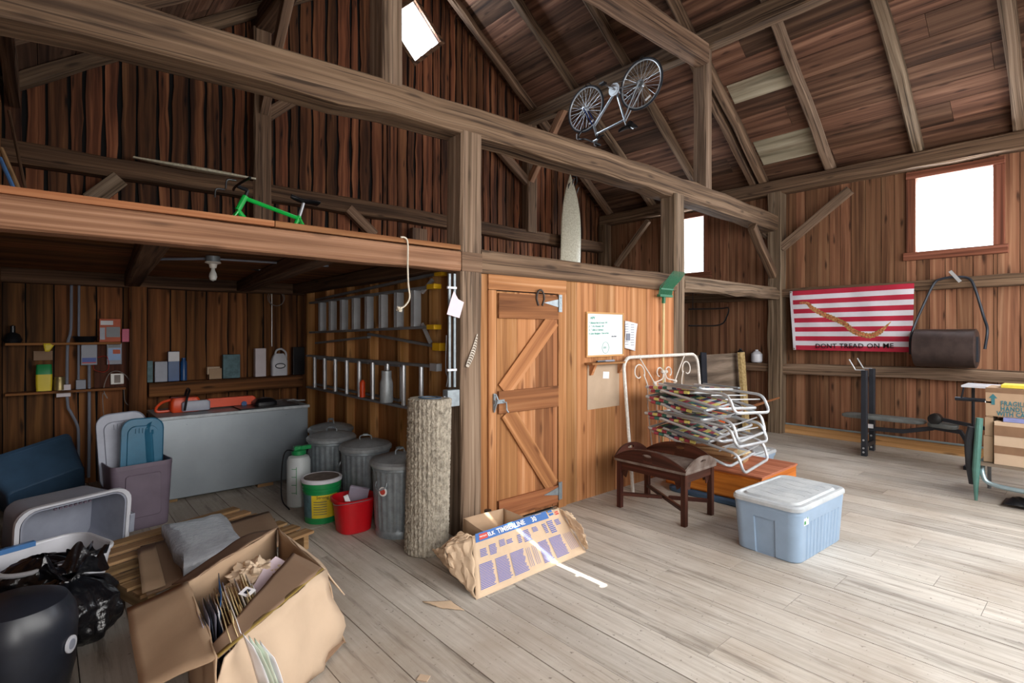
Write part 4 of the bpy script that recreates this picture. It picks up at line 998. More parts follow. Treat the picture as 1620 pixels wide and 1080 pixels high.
# little shelf with brackets
s0, s1 = pq(926, 575), pq(990, 571)
t = thing('small_shelf', 'narrow wooden shelf with brackets under the whiteboard', 'shelf', ((s0.x+s1.x)/2, PYF-.06, 1.24))
g = G(); g.bb((s0.x-.01, PYF-.10, s0.z-.01), (s1.x-.06, PYF-.001, s0.z+.008)); g.build('shelf_board', ['orange'], t, bevel=.003)
for x in (s0.x+.05, s1.x-.14): g = G(); g.prism([V((x, PYF-.001, s0.z-.011)), V((x, PYF-.08, s0.z-.011)), V((x, PYF-.03, s0.z-.11)), V((x, PYF-.001, s0.z-.11))], (.03, 0, 0)); g.build('bracket', ['orange'], t)
for k, (c, m) in enumerate((('dark_f', 'dark marker pen lying on the small shelf'), ('grey_pl', 'grey marker pen lying on the small shelf'))):
    g = G(); x = s0.x+.1+.14*k; g.tube([(x, PYF-.06+.02*k, s0.z+.018), (x+.13, PYF-.05, s0.z+.018)], .009, 8); tag(g.build('marker_pen', [c]), m, 'pen')
m0, m1 = pq(929, 578), pq(979, 641); 
t = thing('hardboard_panel', 'square tan hardboard panel nailed below the small shelf', 'panel', ((m0.x+m1.x)/2, PYF, m1.z))
g = G(); g.bb((m0.x, PYF-.008, m1.z), (m1.x, PYF-.001, s0.z-.012)); g.build('panel', ['masonite'], t)
p = pq(958, 593); g = G(); g.box((p.x, PYF-.010, p.z), (.09, .002, .065), (0, math.radians(4), 0)); g.build('white_card', ['paper'], t)
# horseshoe
p = PY(855, 472, PYF-.042)
g = G(); g.tube([p+V((.045*math.cos(a)*(1 if math.sin(a) > -.3 else .85), 0, .06*math.sin(a)*1.2)) for a in [math.radians(-55+290*k/18) for k in range(19)]], .009, 6); tag(g.build('horseshoe', ['iron']), 'rusty horseshoe nailed on the top rail of the plank door', 'horseshoe')
# manure fork hanging
h = PY(1051, 475, PYF-.06)
t = thing('manure_fork', 'green plastic manure fork hung head up on the partition', 'fork', (h.x, PYF-.04, .1))
g = G(); g.tube([(h.x, PYF-.05, h.z+.02), (h.x+.01, PYF-.03, .12)], .014, 8); g.build('handle', ['pole'], t)
g = G(); g.tube([(h.x, PYF-.05, h.z-.03), (h.x, PYF-.055, h.z+.05)], .02, 10); g.bb((h.x-.12, PYF-.09, h.z+.035), (h.x+.12, PYF-.05, h.z+.06)); g.build('socket', ['dgreen'], t)
for k in range(14):
    x = h.x-.12+.24*k/13; sd = .02 if k in (0, 13) else 0
    g = G(); g.tube([(x, PYF-.07, h.z+.05), (x, PYF-.09, h.z+.12+sd), (x+.03, PYF-.15, h.z+.21), (x+.06, PYF-.21, h.z+.30)], [.006, .006, .005, .003], 5); g.build('tine', ['dgreen'], t)
g = G(); g.bb((h.x-.12, PYF-.10, h.z+.11), (h.x+.12, PYF-.085, h.z+.125)); g.build('cross_web', ['dgreen'], t)
# feather on the post
a, b = PY(755, 528, 3.215), PY(739, 580, 3.215); t = thing('striped_feather', 'long barred feather stuck on the thick post', 'feather', b)
g = G(); rows = []; ax_ = (a-b); pr_ = V((ax_.z, 0, -ax_.x)).normalized()
for k in range(15):
    f = k/14; w = .022*math.sin(PI*min(1, .12+f*.88))**.6*(1-.5*f)+.002; c = b.lerp(a, f)+pr_*(.012*math.sin(f*3)); rows.append([c-pr_*w, c, c+pr_*w])
g.grid(rows, 0, .5, False); o = g.build('vane', ['feather'], t, solid=.002)
g = G()
for k in range(12):
    f = .06+k*.075; w = .020*math.sin(PI*min(1, .12+f*.88))**.6*(1-.5*f); c = b.lerp(a, f)+pr_*(.012*math.sin(f*3))+V((0, -.002, 0)); s2 = ax_.normalized()
    g.prism([c-pr_*w, c-pr_*w+s2*.009, c+s2*.016, c+pr_*w+s2*.009, c+pr_*w, c+s2*.007], (0, .001, 0))
g.build('dark_bars', ['feather_d'], t)
# ---- conduits, switch box, paper on the post's left
XC = 2.30
t = thing('conduit_run', 'pair of grey conduits with a switch box on the left of the thick post', 'conduit', (XC, 3.30, .95))
for u in (711, 719):
    p = PY(u, 433, 3.26); q = PY(u, 612, 3.26); g = G(); g.tube([p, q], .0115, 8); g.build('conduit_pipe', ['galv'], t)
for v in (455, 585):
    p = PY(715, v, 3.245); g = G(); g.bb((p.x-.04, p.y-.006, p.z-.008), (p.x+.04, p.y+.01, p.z+.008)); g.build('pipe_strap', ['white_pl'], t)
p, q = PY(704, 617, 3.24), PY(723, 641, 3.24); g = G(); g.bb((p.x, p.y-.035, q.z), (q.x, p.y+.03, p.z)); sb = g.build('switch_box', ['galv'], t, bevel=.004)
g = G(); g.box((p.x-.004, p.y, (p.z+q.z)/2), (.012, .012, .035)); g.build('toggle', ['white_pl'], sb)
g = G(); g.tube(smoothpath([PY(706, 612, 3.24), PY(708, 596, 3.24), PY(705, 584, 3.24), PY(706, 530, 3.25)], 4), .004, 6); g.build('black_cable', ['blackpl'], t)
g = G(); pts = [PY(718, 460, 3.222), PY(725, 473, 3.222), PY(734, 478, 3.222), PY(727, 503, 3.222), PY(707, 497, 3.222), PY(712, 478, 3.222)]
g.prism([p for p in pts], (0, .002, 0)); tag(g.build('paper_note', ['pinkp']), 'pale pink folded paper note tucked behind the conduits', 'paper')
# rope
t = [PY(634, 375, 3.2), PY(641, 376, 3.2), PY(645, 385, 3.2), PY(645, 420, 3.2), PY(646, 450, 3.2), PY(648, 470, 3.2), PY(642, 482, 3.2), PY(632, 489, 3.2)]
rp = thing('rope', 'white knotted cord hanging over the loft edge before the ladders', 'rope', t[0])
g = G(); g.tube(smoothpath(t, 6), .006, 8); g.build('cord', ['rope'], rp)
g = G(); g.tube([t[-1]+V((.018*math.cos(k*1.7), .012*math.sin(k*2.3), .014*math.sin(k*1.1))) for k in range(14)], .006, 6); g.build('knot', ['rope'], rp)

# ================================================================== LADDERS
XL1 = 2.40
def lad_rail(path, w=.075, d=.025, parent=None, name='rail', mt='alu_dk'):
    g = G(); g.beam(path, d, w, up=(0, 0, 1) if False else (1, 0, 0), jit=0); return g.build(name, [mt], parent)
def xx(u, v, x=2.38): return PX(u, v, x)
t = thing('step_ladder', 'aluminium step ladder with yellow feet hung sideways, upper of two ladders', 'ladder', (2.38, 4.9, 1.6))
P1, P2 = (6.1, 1.90), (3.72, 1.905)       # top and bottom rails: y, z
def rail2(ya, za, yb, zb, x, name='rail', w=.06): g = G(); g.beam([(x, ya, za), (x, yb, zb)], w, .022, jit=0); return g.build(name, ['alu_dk'], t)
rail2(6.25, 1.89, 3.66, 1.915, 2.36); rail2(6.25, 1.545, 3.66, 1.59, 2.36)
rail2(6.25, 1.93, 3.62, 2.03, 2.42, 'rear_rail', .04); rail2(6.25, 1.42, 4.9, 1.50, 2.42, 'rear_rail', .04); rail2(4.9, 1.53, 3.66, 1.43, 2.42, 'rear_rail', .04)
for k in range(8):
    y = 5.95-k*.288; zt, zb = 1.89+(6.25-y)*.0097-.012, 1.545+(6.25-y)*.0174+.012
    g = G(); g.bb((2.33, y-.035, zb), (2.40, y-.012, zt)); g.bb((2.33, y+.0, zb), (2.40, y+.018, zt)); g.build('step', ['alu'], t)
for y, z, x in ((3.62, 2.035, 2.42), (3.64, 1.915, 2.36), (3.64, 1.59, 2.36), (3.65, 1.43, 2.42)):
    s = .032 if z > 2 or z < 1.5 else .02
    g = G(); g.bb((x-.04, y-.06, z-s), (x+.035, y+.05, z+s)); g.build('yellow_foot', ['ylfoot'], t, bevel=.005)
for a, b in (((2.38, 3.85, 1.88), (2.40, 3.72, 1.98)), ((2.38, 3.85, 1.62), (2.40, 3.75, 1.46))):
    g = G(); g.beam([a, b], .02, .03, jit=0); g.build('spreader', ['alu'], t)
t = thing('extension_ladder', 'long aluminium extension ladder hung sideways under the step ladder', 'ladder', (2.38, 4.9, 1.0))
rail2(6.35, 1.27, 3.60, 1.275, 2.36); rail2(6.35, .90, 3.60, .90, 2.36)
rail2(6.35, 1.24, 4.3, 1.245, 2.43, 'inner_rail', .04); rail2(6.35, .93, 4.3, .93, 2.43, 'inner_rail', .04)
for k in range(9):
    y = 6.15-k*.29; g = G(); g.tube([(2.36, y, .91), (2.36, y, 1.265)], .019, 10); g.build('rung', ['alu'], t)
for k in range(7):
    y = 6.02-k*.29; g = G(); g.tube([(2.43, y, .94), (2.43, y, 1.235)], .017, 10); g.build('rung', ['alu'], t)
g = G(); g.bb((2.32, 3.54, 1.24), (2.37, 3.64, 1.30)); g.build('rail_end', ['alu'], t)
# feed scoop and orange tin held between the rungs
p = PX(613, 640, 2.30); g = G(); g.lathe([(0, 0), (.055, 0), (.058, .005), (.058, .17), (.045, .22), (.045, .28)], (2.29, p.y, .925), (0, 0, 0), 18); 
o = tag(g.build('feed_scoop', ['galv_old']), 'galvanised scoop standing upright on the lower ladder rail', 'scoop')
p = PX(575, 625, 2.31); g = G(); g.lathe([(0, 0), (.026, 0), (.026, .14), (.018, .155), (.012, .165), (0, .165)], (2.30, p.y, .925), None, 14); tag(g.build('spray_can', ['saw_or']), 'small orange spray can on the lower ladder rail', 'can')

# ================================================================== TRASH CANS AND BUCKETS
def trash_can():
    t = thing('trash_can', 'x', 'trash can')
    fl = lambda f, z: (.006*math.cos(f*2*PI*24) if .07 < z < .49 else 0)
    g = G(); g.lathe([(0, .012), (.17, .012), (.175, 0), (.182, 0), (.185, .03), (.182, .05), (.18, .055), (.183, .08), (.2, .46), (.203, .50), (.21, .505), (.21, .53), (.206, .535), (.206, .555)], n=96, fl=fl); g.build('can_body', ['galv'], t, local=True)
    g = G(); g.lathe([(.214, .525), (.226, .53), (.228, .552), (.21, .572), (.19, .575), (.18, .582), (.16, .584), (.15, .592), (.11, .597), (.10, .604), (.05, .608), (0, .61)], n=48); ld = g.build('lid', ['galv_old'], t, local=True)
    g = G(); g.tube(smoothpath([(-.05, 0, .606), (-.045, 0, .635), (0, 0, .645), (.045, 0, .635), (.05, 0, .606)], 4), .006, 8); g.bb((-.02, -.02, .64), (.02, .02, .655)); g.build('lid_handle', ['galv'], ld, local=True)
    for s in (1, -1):
        g = G(); g.tube(smoothpath([(s*.205, -.05, .43), (s*.215, -.05, .40), (s*.24, 0, .375), (s*.215, .05, .40), (s*.205, .05, .43)], 4), .005, 8); g.build('side_handle', ['galv'], t, local=True)
    return t
tc = trash_can()
for k, (x, y, rz, lb) in enumerate(((2.085, 3.70, 200, 'galvanised trash can nearest the bristle roller'), (2.13, 4.38, 150, 'galvanised trash can behind the red bucket, second from the roller'), (2.06, 4.95, 130, 'galvanised trash can behind the white sprayer, third from the roller'), (2.24, 5.40, 100, 'galvanised trash can farthest back beside the metal bin'))):
    c = tc if k == 0 else dup(tc); c['label'] = lb; c['group'] = 'galvanised trash cans along the ladder wall'; place(c, (x, y, 0), (0, 0, math.radians(rz)))
    if k == 0: tc0 = c
g = G(); g.disc((1.90, 3.62, .36), (-.88, -.45, 0), .035, 16, th=.004); g.disc((1.897, 3.618, .36), (-.88, -.45, 0), .022, 16, 1, .006); tag(g.build('round_sticker', ['white', 'redink']), 'small round red and white sticker on the nearest trash can', 'sticker')
t = thing('bristle_roller', 'tall grey cylindrical sweeper brush standing against the thick post', 'brush', (2.05, 3.25, 0))
tilt = Matrix.Rotation(math.radians(1.5), 3, 'Y'); base = V((2.045, 3.25, 0))
random.seed(77); rings = []; n = 240; nz = 150
g = G()
for j in range(nz+1):
    z = 1.08*j/nz; ring = []
    for k in range(n):
        a = 2*PI*k/n; ridge = math.sin(a*30+z*5); r = .150+.003*ridge+random.uniform(-.006, .006)
        r *= (.93 if j in (0, nz) else 1)
        ring.append(base+tilt@V((r*math.cos(a), r*math.sin(a), z)))
    rings.append(ring)
g.loft(rings, cap1=False); g.lathe([(.14, 1.08), (.085, 1.075), (.08, 1.0)], base, tilt, 40); g.build('bristles', ['bristle'], t, smooth_angle=70)
g = G(); g.lathe([(.062, 1.0), (.08, 1.06), (.082, 1.085), (.06, 1.085), (.055, 1.0)], base, tilt, 32); g.build('core_tube', ['dk_blue'], t)

t = thing('mop_bucket', 'red plastic bucket with a clear box in it', 'bucket', (1.83, 3.97, 0))
def sq(r, z, k=.30): return [V((1.83+r*math.copysign(abs(math.cos(a))**(1-k), math.cos(a)), 3.97+r*math.copysign(abs(math.sin(a))**(1-k), math.sin(a))*.92, z)) for a in [2*PI*i/40+.02 for i in range(40)]]
g = G(); g.loft([sq(.115, 0), sq(.125, .01), sq(.15, .235), sq(.165, .24), sq(.168, .265), sq(.155, .268), sq(.145, .24), sq(.118, .012)]); g.build('bucket_wall', ['red'], t)
g = G(); g.tube(smoothpath([(1.69, 4.05, .25), (1.66, 3.93, .235), (1.72, 3.83, .255), (1.85, 3.80, .262), (1.97, 3.86, .25)], 6), .003, 6); g.build('wire_bail', ['alu_dk'], t)
g = G(); g.box((1.87, 3.97, .26), (.15, .03, .14), (math.radians(12), math.radians(12), math.radians(-35))); tag(g.build('clear_box', ['clear'], bevel=.004), 'clear divided plastic box standing in the red bucket', 'box')
g = G(); g.quad((1.74, 3.90, .22), (1.77, 3.88, .24), (1.76, 3.92, .30), (1.73, 3.93, .29), 4, 4, .02); tag(g.build('rag', ['paper'], solid=.004), 'white rag at the left rim of the red bucket', 'rag')
t = thing('feed_bucket', 'green lidded feed bucket with yellow label behind the red one', 'bucket', (1.755, 4.34, 0))
L = (1.73, 4.36, 0)
g = G(); g.lathe([(0, 0), (.13, 0), (.133, .01), (.142, .25), (.150, .252), (.150, .258), (.143, .26), (.144, .275), (.154, .277), (.154, .283), (.146, .285), (.147, .30), (.156, .302), (.156, .33), (.15, .335)], L, None, 40); g.build('bucket_wall', ['green'], t)
g = G(); g.lathe([(.158, .325), (.162, .33), (.162, .35), (.15, .358), (.14, .352), (.0, .351)], L, None, 40, 0); g.build('lid', ['white_pl'], t)
g = G(); g.lathe([(.139, .352), (.138, .356), (0, .356)], L, None, 32); g.build('lid_dirt', ['dust'], t)
def band(r0, r1, z0, z1, a0, a1, name, mt, par, LL=L, n=12):
    g = G(); g.grid([[V((LL[0]+r*math.cos(math.radians(a0+(a1-a0)*k/n)), LL[1]+r*math.sin(math.radians(a0+(a1-a0)*k/n)), z)) for k in range(n+1)] for r, z in ((r0, z0), (r1, z1))], 0, .5, True, rev=True); return g.build(name, [mt], par)
band(.1350, .1425, .05, .235, 215, 305, 'yellow_label', 'yellow', t); band(.1350, .1425, .05, .235, 160, 215, 'photo_label', 'teal_bx', t)
for z in range(6): band(.1385+z*.0007, .1388+z*.0007, .08+z*.02, .085+z*.02, 222, 265, 'label_print', 'marker_b', t)
aw = math.radians(232); text('Strong', 'lettering', t, (L[0]+.1465*math.cos(aw), L[1]+.1465*math.sin(aw), .208), (-math.sin(aw+.25), math.cos(aw+.25), 0), ZU, .036, 'blackpl')
t = thing('garden_sprayer', 'translucent white tank sprayer with green pump top', 'sprayer', (1.73, 4.85, 0)); L2 = (1.72, 4.86, 0)
g = G(); g.lathe([(0, 0), (.09, 0), (.1, .012), (.1, .40), (.085, .435), (.05, .45), (0, .45)], L2, None, 32); g.build('tank', ['translucent'], t)
g = G(); g.lathe([(.05, .45), (.062, .455), (.062, .49), (.03, .50), (.03, .53)], L2, None, 20); g.box((L2[0]+.03, L2[1], .51), (.15, .05, .035)); g.build('pump_top', ['green'], t, bevel=.004)
g = G(); g.tube(smoothpath([(1.70, 4.84, .48), (1.60, 4.84, .50), (1.56, 4.82, .35), (1.555, 4.8, .1), (1.6, 4.74, .01)], 6), .006, 6); g.build('hose', ['blackpl'], t)
aw = math.radians(238)
band(.1012, .1012, .12, .36, 238, 241, 'volume_scale', 'green', t, L2, 2)
for z in (.13, .2, .27, .34): band(.1012, .1012, z, z+.005, 215, 238, 'volume_scale', 'green', t, L2, 4)
# jug behind the shingle wrapper
t = thing('oil_jug', 'small black plastic jug on the floor at the foot of the post', 'jug', (2.55, 3.13, 0)); p = (2.42, 3.02, 0)
g = G(); g.loft([[V((p[0]+x*f, p[1]+y*f, z)) for x, y in rrect(.2, .11, .03)] for f, z in ((.96, 0), (1, .01), (1, .15), (.75, .2), (.3, .215), (.28, .235))]); g.build('jug_body', ['blackpl'], t)
g = G(); g.lathe([(.026, .235), (.026, .26), (0, .262)], p, None, 16); g.build('cap', ['blackpl'], t)
# ================================================================== SHED BAY: shelves and electrical board
def shelf(lb, x0, x1, z, th=.022, dp=.16):
    g = G(); g.bb((x0, YG-.02-dp, z-th), (x1, YG-.005, z)); return tag(g.build('wall_shelf', ['shed']), lb, 'shelf')
shelf('short wall shelf left of the electrical board, upper one', -.27, .60, 1.445)
shelf('lower wall shelf left of the electrical board holding the seed bag', -.27, .64, .975)
g = G(); g.beam([(.84, 6.88, .93), (2.45, 6.88, .93)], .18, .15, jit=.005); tag(g.build('wall_girt', ['shed']), 'thick dark girt used as a shelf above the chainsaw', 'beam')
ST = 1.012
def at(u0, v0, u1, v1, y=6.85): a, b = PY(u0, v0, y), PY(u1, v1, y); return a.x, b.x, b.z, a.z
def bx(name, lb, u0, v0, u1, v1, dp, mt, cat='box', y=6.85, base=None, parent=None, bev=.003):
    x0, x1, z0, z1 = at(u0, v0, u1, v1, y)
    if base is not None: z0 = base
    g = G(); g.bb((x0, y, z0), (x1, y+dp, z1)); o = g.build(name, [mt], parent, bevel=bev)
    if lb: tag(o, lb, cat)
    return o
eb = thing('electrical_board', 'brown hardboard electrical panel board on the shed back wall', 'panel', (.6, 6.97, .95))
g = G(); g.bb((.39, 6.955, .955), (.665, 6.972, 1.455)); g.build('backing_panel', ['brown_ply'], eb)
# front things on the board
t = thing('fence_charger', 'grey enamel fence charger box with red and blue stripe', 'electric box', (.34, 6.9, 1.2))
x0, x1, z0, z1 = at(128, 543, 154, 577, 6.9)
g = G(); g.bb((x0, 6.9, z0), (x1, 6.953, z1)); g.build('box_body', ['grey_box'], t, bevel=.005)
g = G(); g.bb((x0+.01, 6.898, z0+.03), (x1-.01, 6.8995, z0+.075)); g.build('blue_stripe', ['ink'], t)
g = G(); g.bb((x0+.01, 6.898, z0+.02), (x1-.01, 6.8995, z0+.03)); g.build('red_stripe', ['redink'], t)
t = thing('fence_charger', 'grey box with blue printed panel right of the striped grey one', 'electric box', (.55, 6.9, 1.2))
x0, x1, z0, z1 = at(169, 543, 193, 576, 6.9)
g = G(); g.bb((x0, 6.9, z0), (x1, 6.953, z1)); g.build('box_body', ['grey_box'], t, bevel=.005)
g = G(); g.bb((x0+.012, 6.898, z0+.045), (x1-.012, 6.8995, z1-.05)); g.build('blue_panel', ['handle_blue'], t)
g = G(); g.bb((x0+.012, 6.898, z1-.045), (x1-.012, 6.8995, z1-.01)); g.build('dark_panel', ['dark_f'], t)
g = G(); g.bb((x0+.05, 6.897, z1-.11), (x1-.015, 6.898, z1-.065)); g.build('orange_picture', ['org_bx'], t)
t = thing('outlet', 'white rimmed outlet with looped grey cord on the brown board', 'outlet', (.57, 6.9, 1.08)); x0, x1, z0, z1 = at(175, 591, 196, 607, 6.93)
g = G(); g.bb((x0, 6.93, z0), (x1, 6.953, z1)); g.build('cover_plate', ['porc'], t, bevel=.004)
g = G(); g.bb((x0+.03, 6.926, z0+.015), (x1-.03, 6.93, z1-.015)); g.build('socket', ['cord'], t)
g = G(); c = [PY(*p, 6.9) for p in ((196, 612), (198, 635), (208, 640), (209, 615), (200, 595), (186, 587), (172, 592), (164, 615), (170, 630), (163, 622), (163, 645), (165, 665))]; g.tube(smoothpath(c, 6), .004, 6); g.build('looped_cord', ['cord'], t)
def bxs(name, lb, u0, v0, u1, v1, mt, y=6.91): return bx(name, lb, u0, v0, u1, v1, .045, mt, 'electric box', y)
bxs('junction_box', 'white junction box at the top of the shed conduits', 107, 432, 129, 449, 'wh_box')
bxs('junction_box', 'white junction box low on the bent conduit', 89, 609, 112, 627, 'wh_box', 6.88)
bxs('switch_box', 'small grey switch box under the striped grey charger', 120, 601, 136, 620, 'grey_box', 6.91)
def cond(lb, pts, r=.012, y=6.93):
    g = G(); g.tube(smoothpath([PY(u, v, y) for u, v in pts], 4), r, 8); tag(g.build('conduit', ['grey_box']), lb, 'conduit')
cond('grey conduit bending left of the electrical board down to the floor', [(113, 448), (112, 520), (107, 545), (106, 600), (107, 640), (112, 652), (122, 672), (124, 690), (124, 745)], .013)
cond('straight grey conduit from the junction box to the small switch box', [(125, 448), (124, 600)], .011)
cond('vertical grey conduit below the striped charger', [(141, 577), (141, 700), (140, 755)], .014)
g = G(); g.tube(smoothpath([PY(u, v, 6.9) for u, v in ((154, 565), (169, 564), (172, 580), (165, 588), (150, 585), (148, 577))], 4), .003, 5); tag(g.build('red_wire', ['red_wire']), 'thin red wire linking the two grey charger boxes', 'wire')
bx('cookware_box', 'orange and white printed box on the upper left shelf', 157, 504, 191, 539, .1, 'org_bx', y=6.86, base=1.447)
cb = bpy.data.objects['cookware_box']
for nm, q, mt in (('white_banner', (159, 507, 179, 514), 'paper'), ('picture', (168, 517, 190, 533), 'dark_f'), ('print_panel', (158, 518, 166, 537), 'grey_pl')):
    x0, x1, z0, z1 = at(*q, 6.857); g = G(); g.bb((x0, 6.857, z0), (x1, 6.8585, z1)); g.build(nm, [mt], cb)
bx('pink_box', 'small pink box beside the orange printed box', 193, 520, 208, 539, .06, 'pink_bx', y=6.87, base=1.447)
g = G(); a = PY(135, 530, 6.9); g.lathe([(0, 0), (.07, 0), (.1, .05), (.105, .06), (.09, .055), (.05, .01)], (a.x, 6.91, 1.447), None, 24); tag(g.build('black_pan', ['blackpl']), 'black shallow pan on the upper left shelf', 'pan')
g = G(); a = PY(20, 530, 6.9); g.lathe([(0, 0), (.06, 0), (.07, .03), (.05, .08), (.02, .1), (.02, .16), (0, .17)], (a.x, 6.91, 1.447), None, 20); tag(g.build('dark_lamp', ['blackpl']), 'dark lantern shape at the left end of the upper shelf', 'lantern')
t = thing('seed_bag', 'yellow and green seed bag on the lower left shelf', 'bag', (0, 6.9, .977)); x0, x1, z0, z1 = at(56, 577, 83, 616, 6.87)
def bagloft(z): w = (x1-x0)*(.92+.08*math.sin(z*PI)); return [V(((x0+x1)/2+x, 6.91+y, .978+(z1-.978)*z)) for x, y in rrect(w, .09*(1-.75*z**3), .02)]
g = G(); g.loft([bagloft(k/8) for k in range(6)]); g.build('yellow_body', ['yellow'], t); g = G(); g.loft([bagloft(k/8+.001) for k in (5, 6, 7, 8)]); g.build('green_top', ['green'], t)
g = G(); a = PY(64, 560, 6.95); g.bb((a.x-.05, 6.965, a.z-.06), (a.x+.09, 6.972, a.z+.03)); tag(g.build('card_sheet', ['card_in']), 'pale cardboard sheet on the wall above the seed bag', 'card')
g = G(); a = PY(94, 600, 6.9); g.lathe([(0, 0), (.045, 0), (.045, .10), (.04, .11), (.042, .13), (0, .13)], (a.x, 6.91, .977), None, 18); tag(g.build('jar', ['brass']), 'round jar between the seed bag and conduit', 'jar')
g = G(); g.quad(*[PY(u, v, 6.82) for u, v in ((71, 556), (78, 556), (88, 543), (68, 543))], 4, 4, .01); tag(g.build('yellow_rag', ['yellow'], solid=.004), 'yellow rag hanging from the upper left shelf', 'rag')
# items on the girt shelf
bx('spiral_bound_pack', 'grey speckled narrow pack at the left end of the girt shelf', 233, 571, 242, 600, .05, 'teal_bx', 'pack', 6.82, ST)
bx('printed_jug_box', 'mottled black and white printed box on the girt shelf', 245, 572, 265, 601, .07, 'grey_pl', y=6.82, base=ST)
b = bx('ice_melt_box', 'tall blue and white carton on the girt shelf', 266, 556, 284, 601, .07, 'blue_bt', y=6.82, base=ST)
x0, x1, z0, z1 = at(266, 556, 284, 571, 6.818); g = G(); g.bb((x0+.002, 6.818, z0), (x1-.002, 6.8195, z1-.004)); g.build('white_label', ['paper'], b)
a = PY(291, 600, 6.86); g = G(); g.lathe([(0, 0), (.033, 0), (.033, .2), (.02, .225), (.02, .25), (0, .25)], (a.x, 6.88, ST), None, 18); tag(g.build('blue_bottle', ['blue_bt']), 'blue bottle beside the tall carton on the girt shelf', 'bottle')
bx('small_box', 'brown small box lying under the lilac one on the girt shelf', 331, 583, 351, 593, .08, 'card', y=6.83, base=ST)
x0, x1, z0, z1 = at(328, 571, 348, 582, 6.84); g = G(); g.bb((x0, 6.84, z0), (x1, 6.90, z1)); tag(g.build('small_box', ['card_lt'], bevel=.003), 'small flat box on top of the brown one on the girt shelf', 'box').location.z = ST+.055+.0
bx('sprinkler_pack', 'clear blister pack standing on the girt shelf', 353, 561, 380, 593, .06, 'teal_bx', 'pack', 6.83, ST)
bx('white_carton', 'tall white carton on the girt shelf', 404, 551, 421, 592, .07, 'wh_box', y=6.83, base=ST)
t = thing('weed_killer_jug', 'white jug with dark oval label on the girt shelf', 'jug', (2.2, 6.87, ST)); x0, x1, z0, z1 = at(431, 551, 456, 590, 6.83); xc = (x0+x1)/2; ww = x1-x0
g = G(); g.loft([[V((xc+x, 6.88+y, ST+z)) for x, y in rrect(ww*f, .09*f, .025*f)] for f, z in ((.97, 0), (1, .02), (1, .18), (.8, .24), (.55, .27))]); g.build('jug_body', ['white_pl'], t)
g = G(); g.tube(smoothpath([(xc-.05, 6.88, ST+.25), (xc-.03, 6.88, ST+.31), (xc+.03, 6.88, ST+.325), (xc+.08, 6.88, ST+.28), (xc+.085, 6.88, ST+.2)], 5), .012, 8); g.build('handle', ['white_pl'], t)
g = G(); g.lathe([(.05, 0), (.05, .003)], (xc, 6.8335, ST+.12), (PI/2, 0, 0), 24, sx=1.25, sy=.7); g.build('oval_label', ['dark_f'], t)
g = G(); g.lathe([(.036, 0), (.036, .002)], (xc, 6.8300, ST+.12), (PI/2, 0, 0), 24, sx=1.4, sy=.6); g.build('label_centre', ['paper'], t)
bx('black_case', 'tall black ribbed case at the right end of the girt shelf', 464, 549, 482, 590, .08, 'blackpl', 'case', 6.83, ST)
g = G(); c = PY(437, 471, 6.9); g.tube([c+V((.10*math.cos(a), 0, .10*math.sin(a))) for a in [2*PI*k/30 for k in range(30)]], .004, 6, closed=True); g.tube([c+V((.085*math.cos(a), -.01, .09*math.sin(a)-.01)) for a in [2*PI*k/30 for k in range(30)]], .004, 6, closed=True)
tag(g.build('wire_coil', ['cord']), 'coil of thin wire hanging on the shed back wall', 'wire')
g = G(); g.tube([PY(430, 465, 6.95), PY(430, 548, 6.95)], .006, 6); tag(g.build('white_rod', ['porc']), 'thin pale rod standing under the wire coil', 'rod')
# bulb and ceiling conduit
t = thing('light_bulb', 'bare bulb in a porcelain holder under the loft boards', 'light', (1.0, 4.74, 2.03)); L3 = PZ(337, 408, 2.14); L3 = V((L3.x, L3.y, 0))
g = G(); g.lathe([(0, 2.153), (.052, 2.153), (.052, 2.11), (0, 2.11)], L3, None, 16); g.build('junction_box', ['galv'], t)
g = G(); g.lathe([(0, 2.109), (.055, 2.109), (.058, 2.10), (.03, 2.09), (.024, 2.06), (0, 2.06)], L3, None, 24); g.build('porcelain_holder', ['porc'], t)
g = G(); g.lathe([(.014, 2.06), (.015, 2.04), (.026, 2.015), (.03, 1.99), (.022, 1.965), (0, 1.955)], L3, None, 20); g.build('bulb_glass', ['bulb'], t)
g = G(); g.tube([L3+V((-.35, .35, 2.135)), L3+V((-.05, .05, 2.135))], .011, 8); g.tube([L3+V((.05, -.0, 2.135)), L3+V((.9, -.1, 2.14))], .009, 8); tag(g.build('ceiling_conduit', ['grey_box']), 'grey conduit under the loft boards either side of the bulb', 'conduit')

# ================================================================== METAL BIN AND CHAINSAW
t = thing('feed_bin', 'long galvanised metal chest under the shed shelf', 'chest', (1.44, 5.95, 0))
BX0, BX1, BY0, BY1 = .77, 2.10, 5.66, 6.3
g = G(); g.bb((BX0, BY0, .03), (BX1, BY1, .77)); g.build('chest_body', ['chest'], t, bevel=.006)
g = G(); g.bb((BX0-.012, BY0-.02, .755), (BX1+.012, BY1, .785)); g.build('chest_lid', ['galv_old'], t, bevel=.004)
g = G(); g.bb((BX0+.05, BY0+.03, 0), (BX0+.15, BY1-.05, .03)); g.bb((BX1-.5, BY0+.0, 0), (BX1-.35, BY1-.05, .03)); g.build('wood_runner', ['pallet'], t)
for x in (BX0+.22, BX1-.22): g = G(); g.lathe([(.006, 0), (.006, .006)], (x, BY0, .70), (PI/2, 0, 0), 8); g.build('rivet', ['galv'], t)
g = G(); g.bb((BX1-.66, BY0-.03, .787), (BX1-.1, BY0+.42, .80)); tag(g.build('dark_tray', ['blackpl'], bevel=.003), 'dark tray of tools on the right end of the metal chest', 'tray')
g = G()
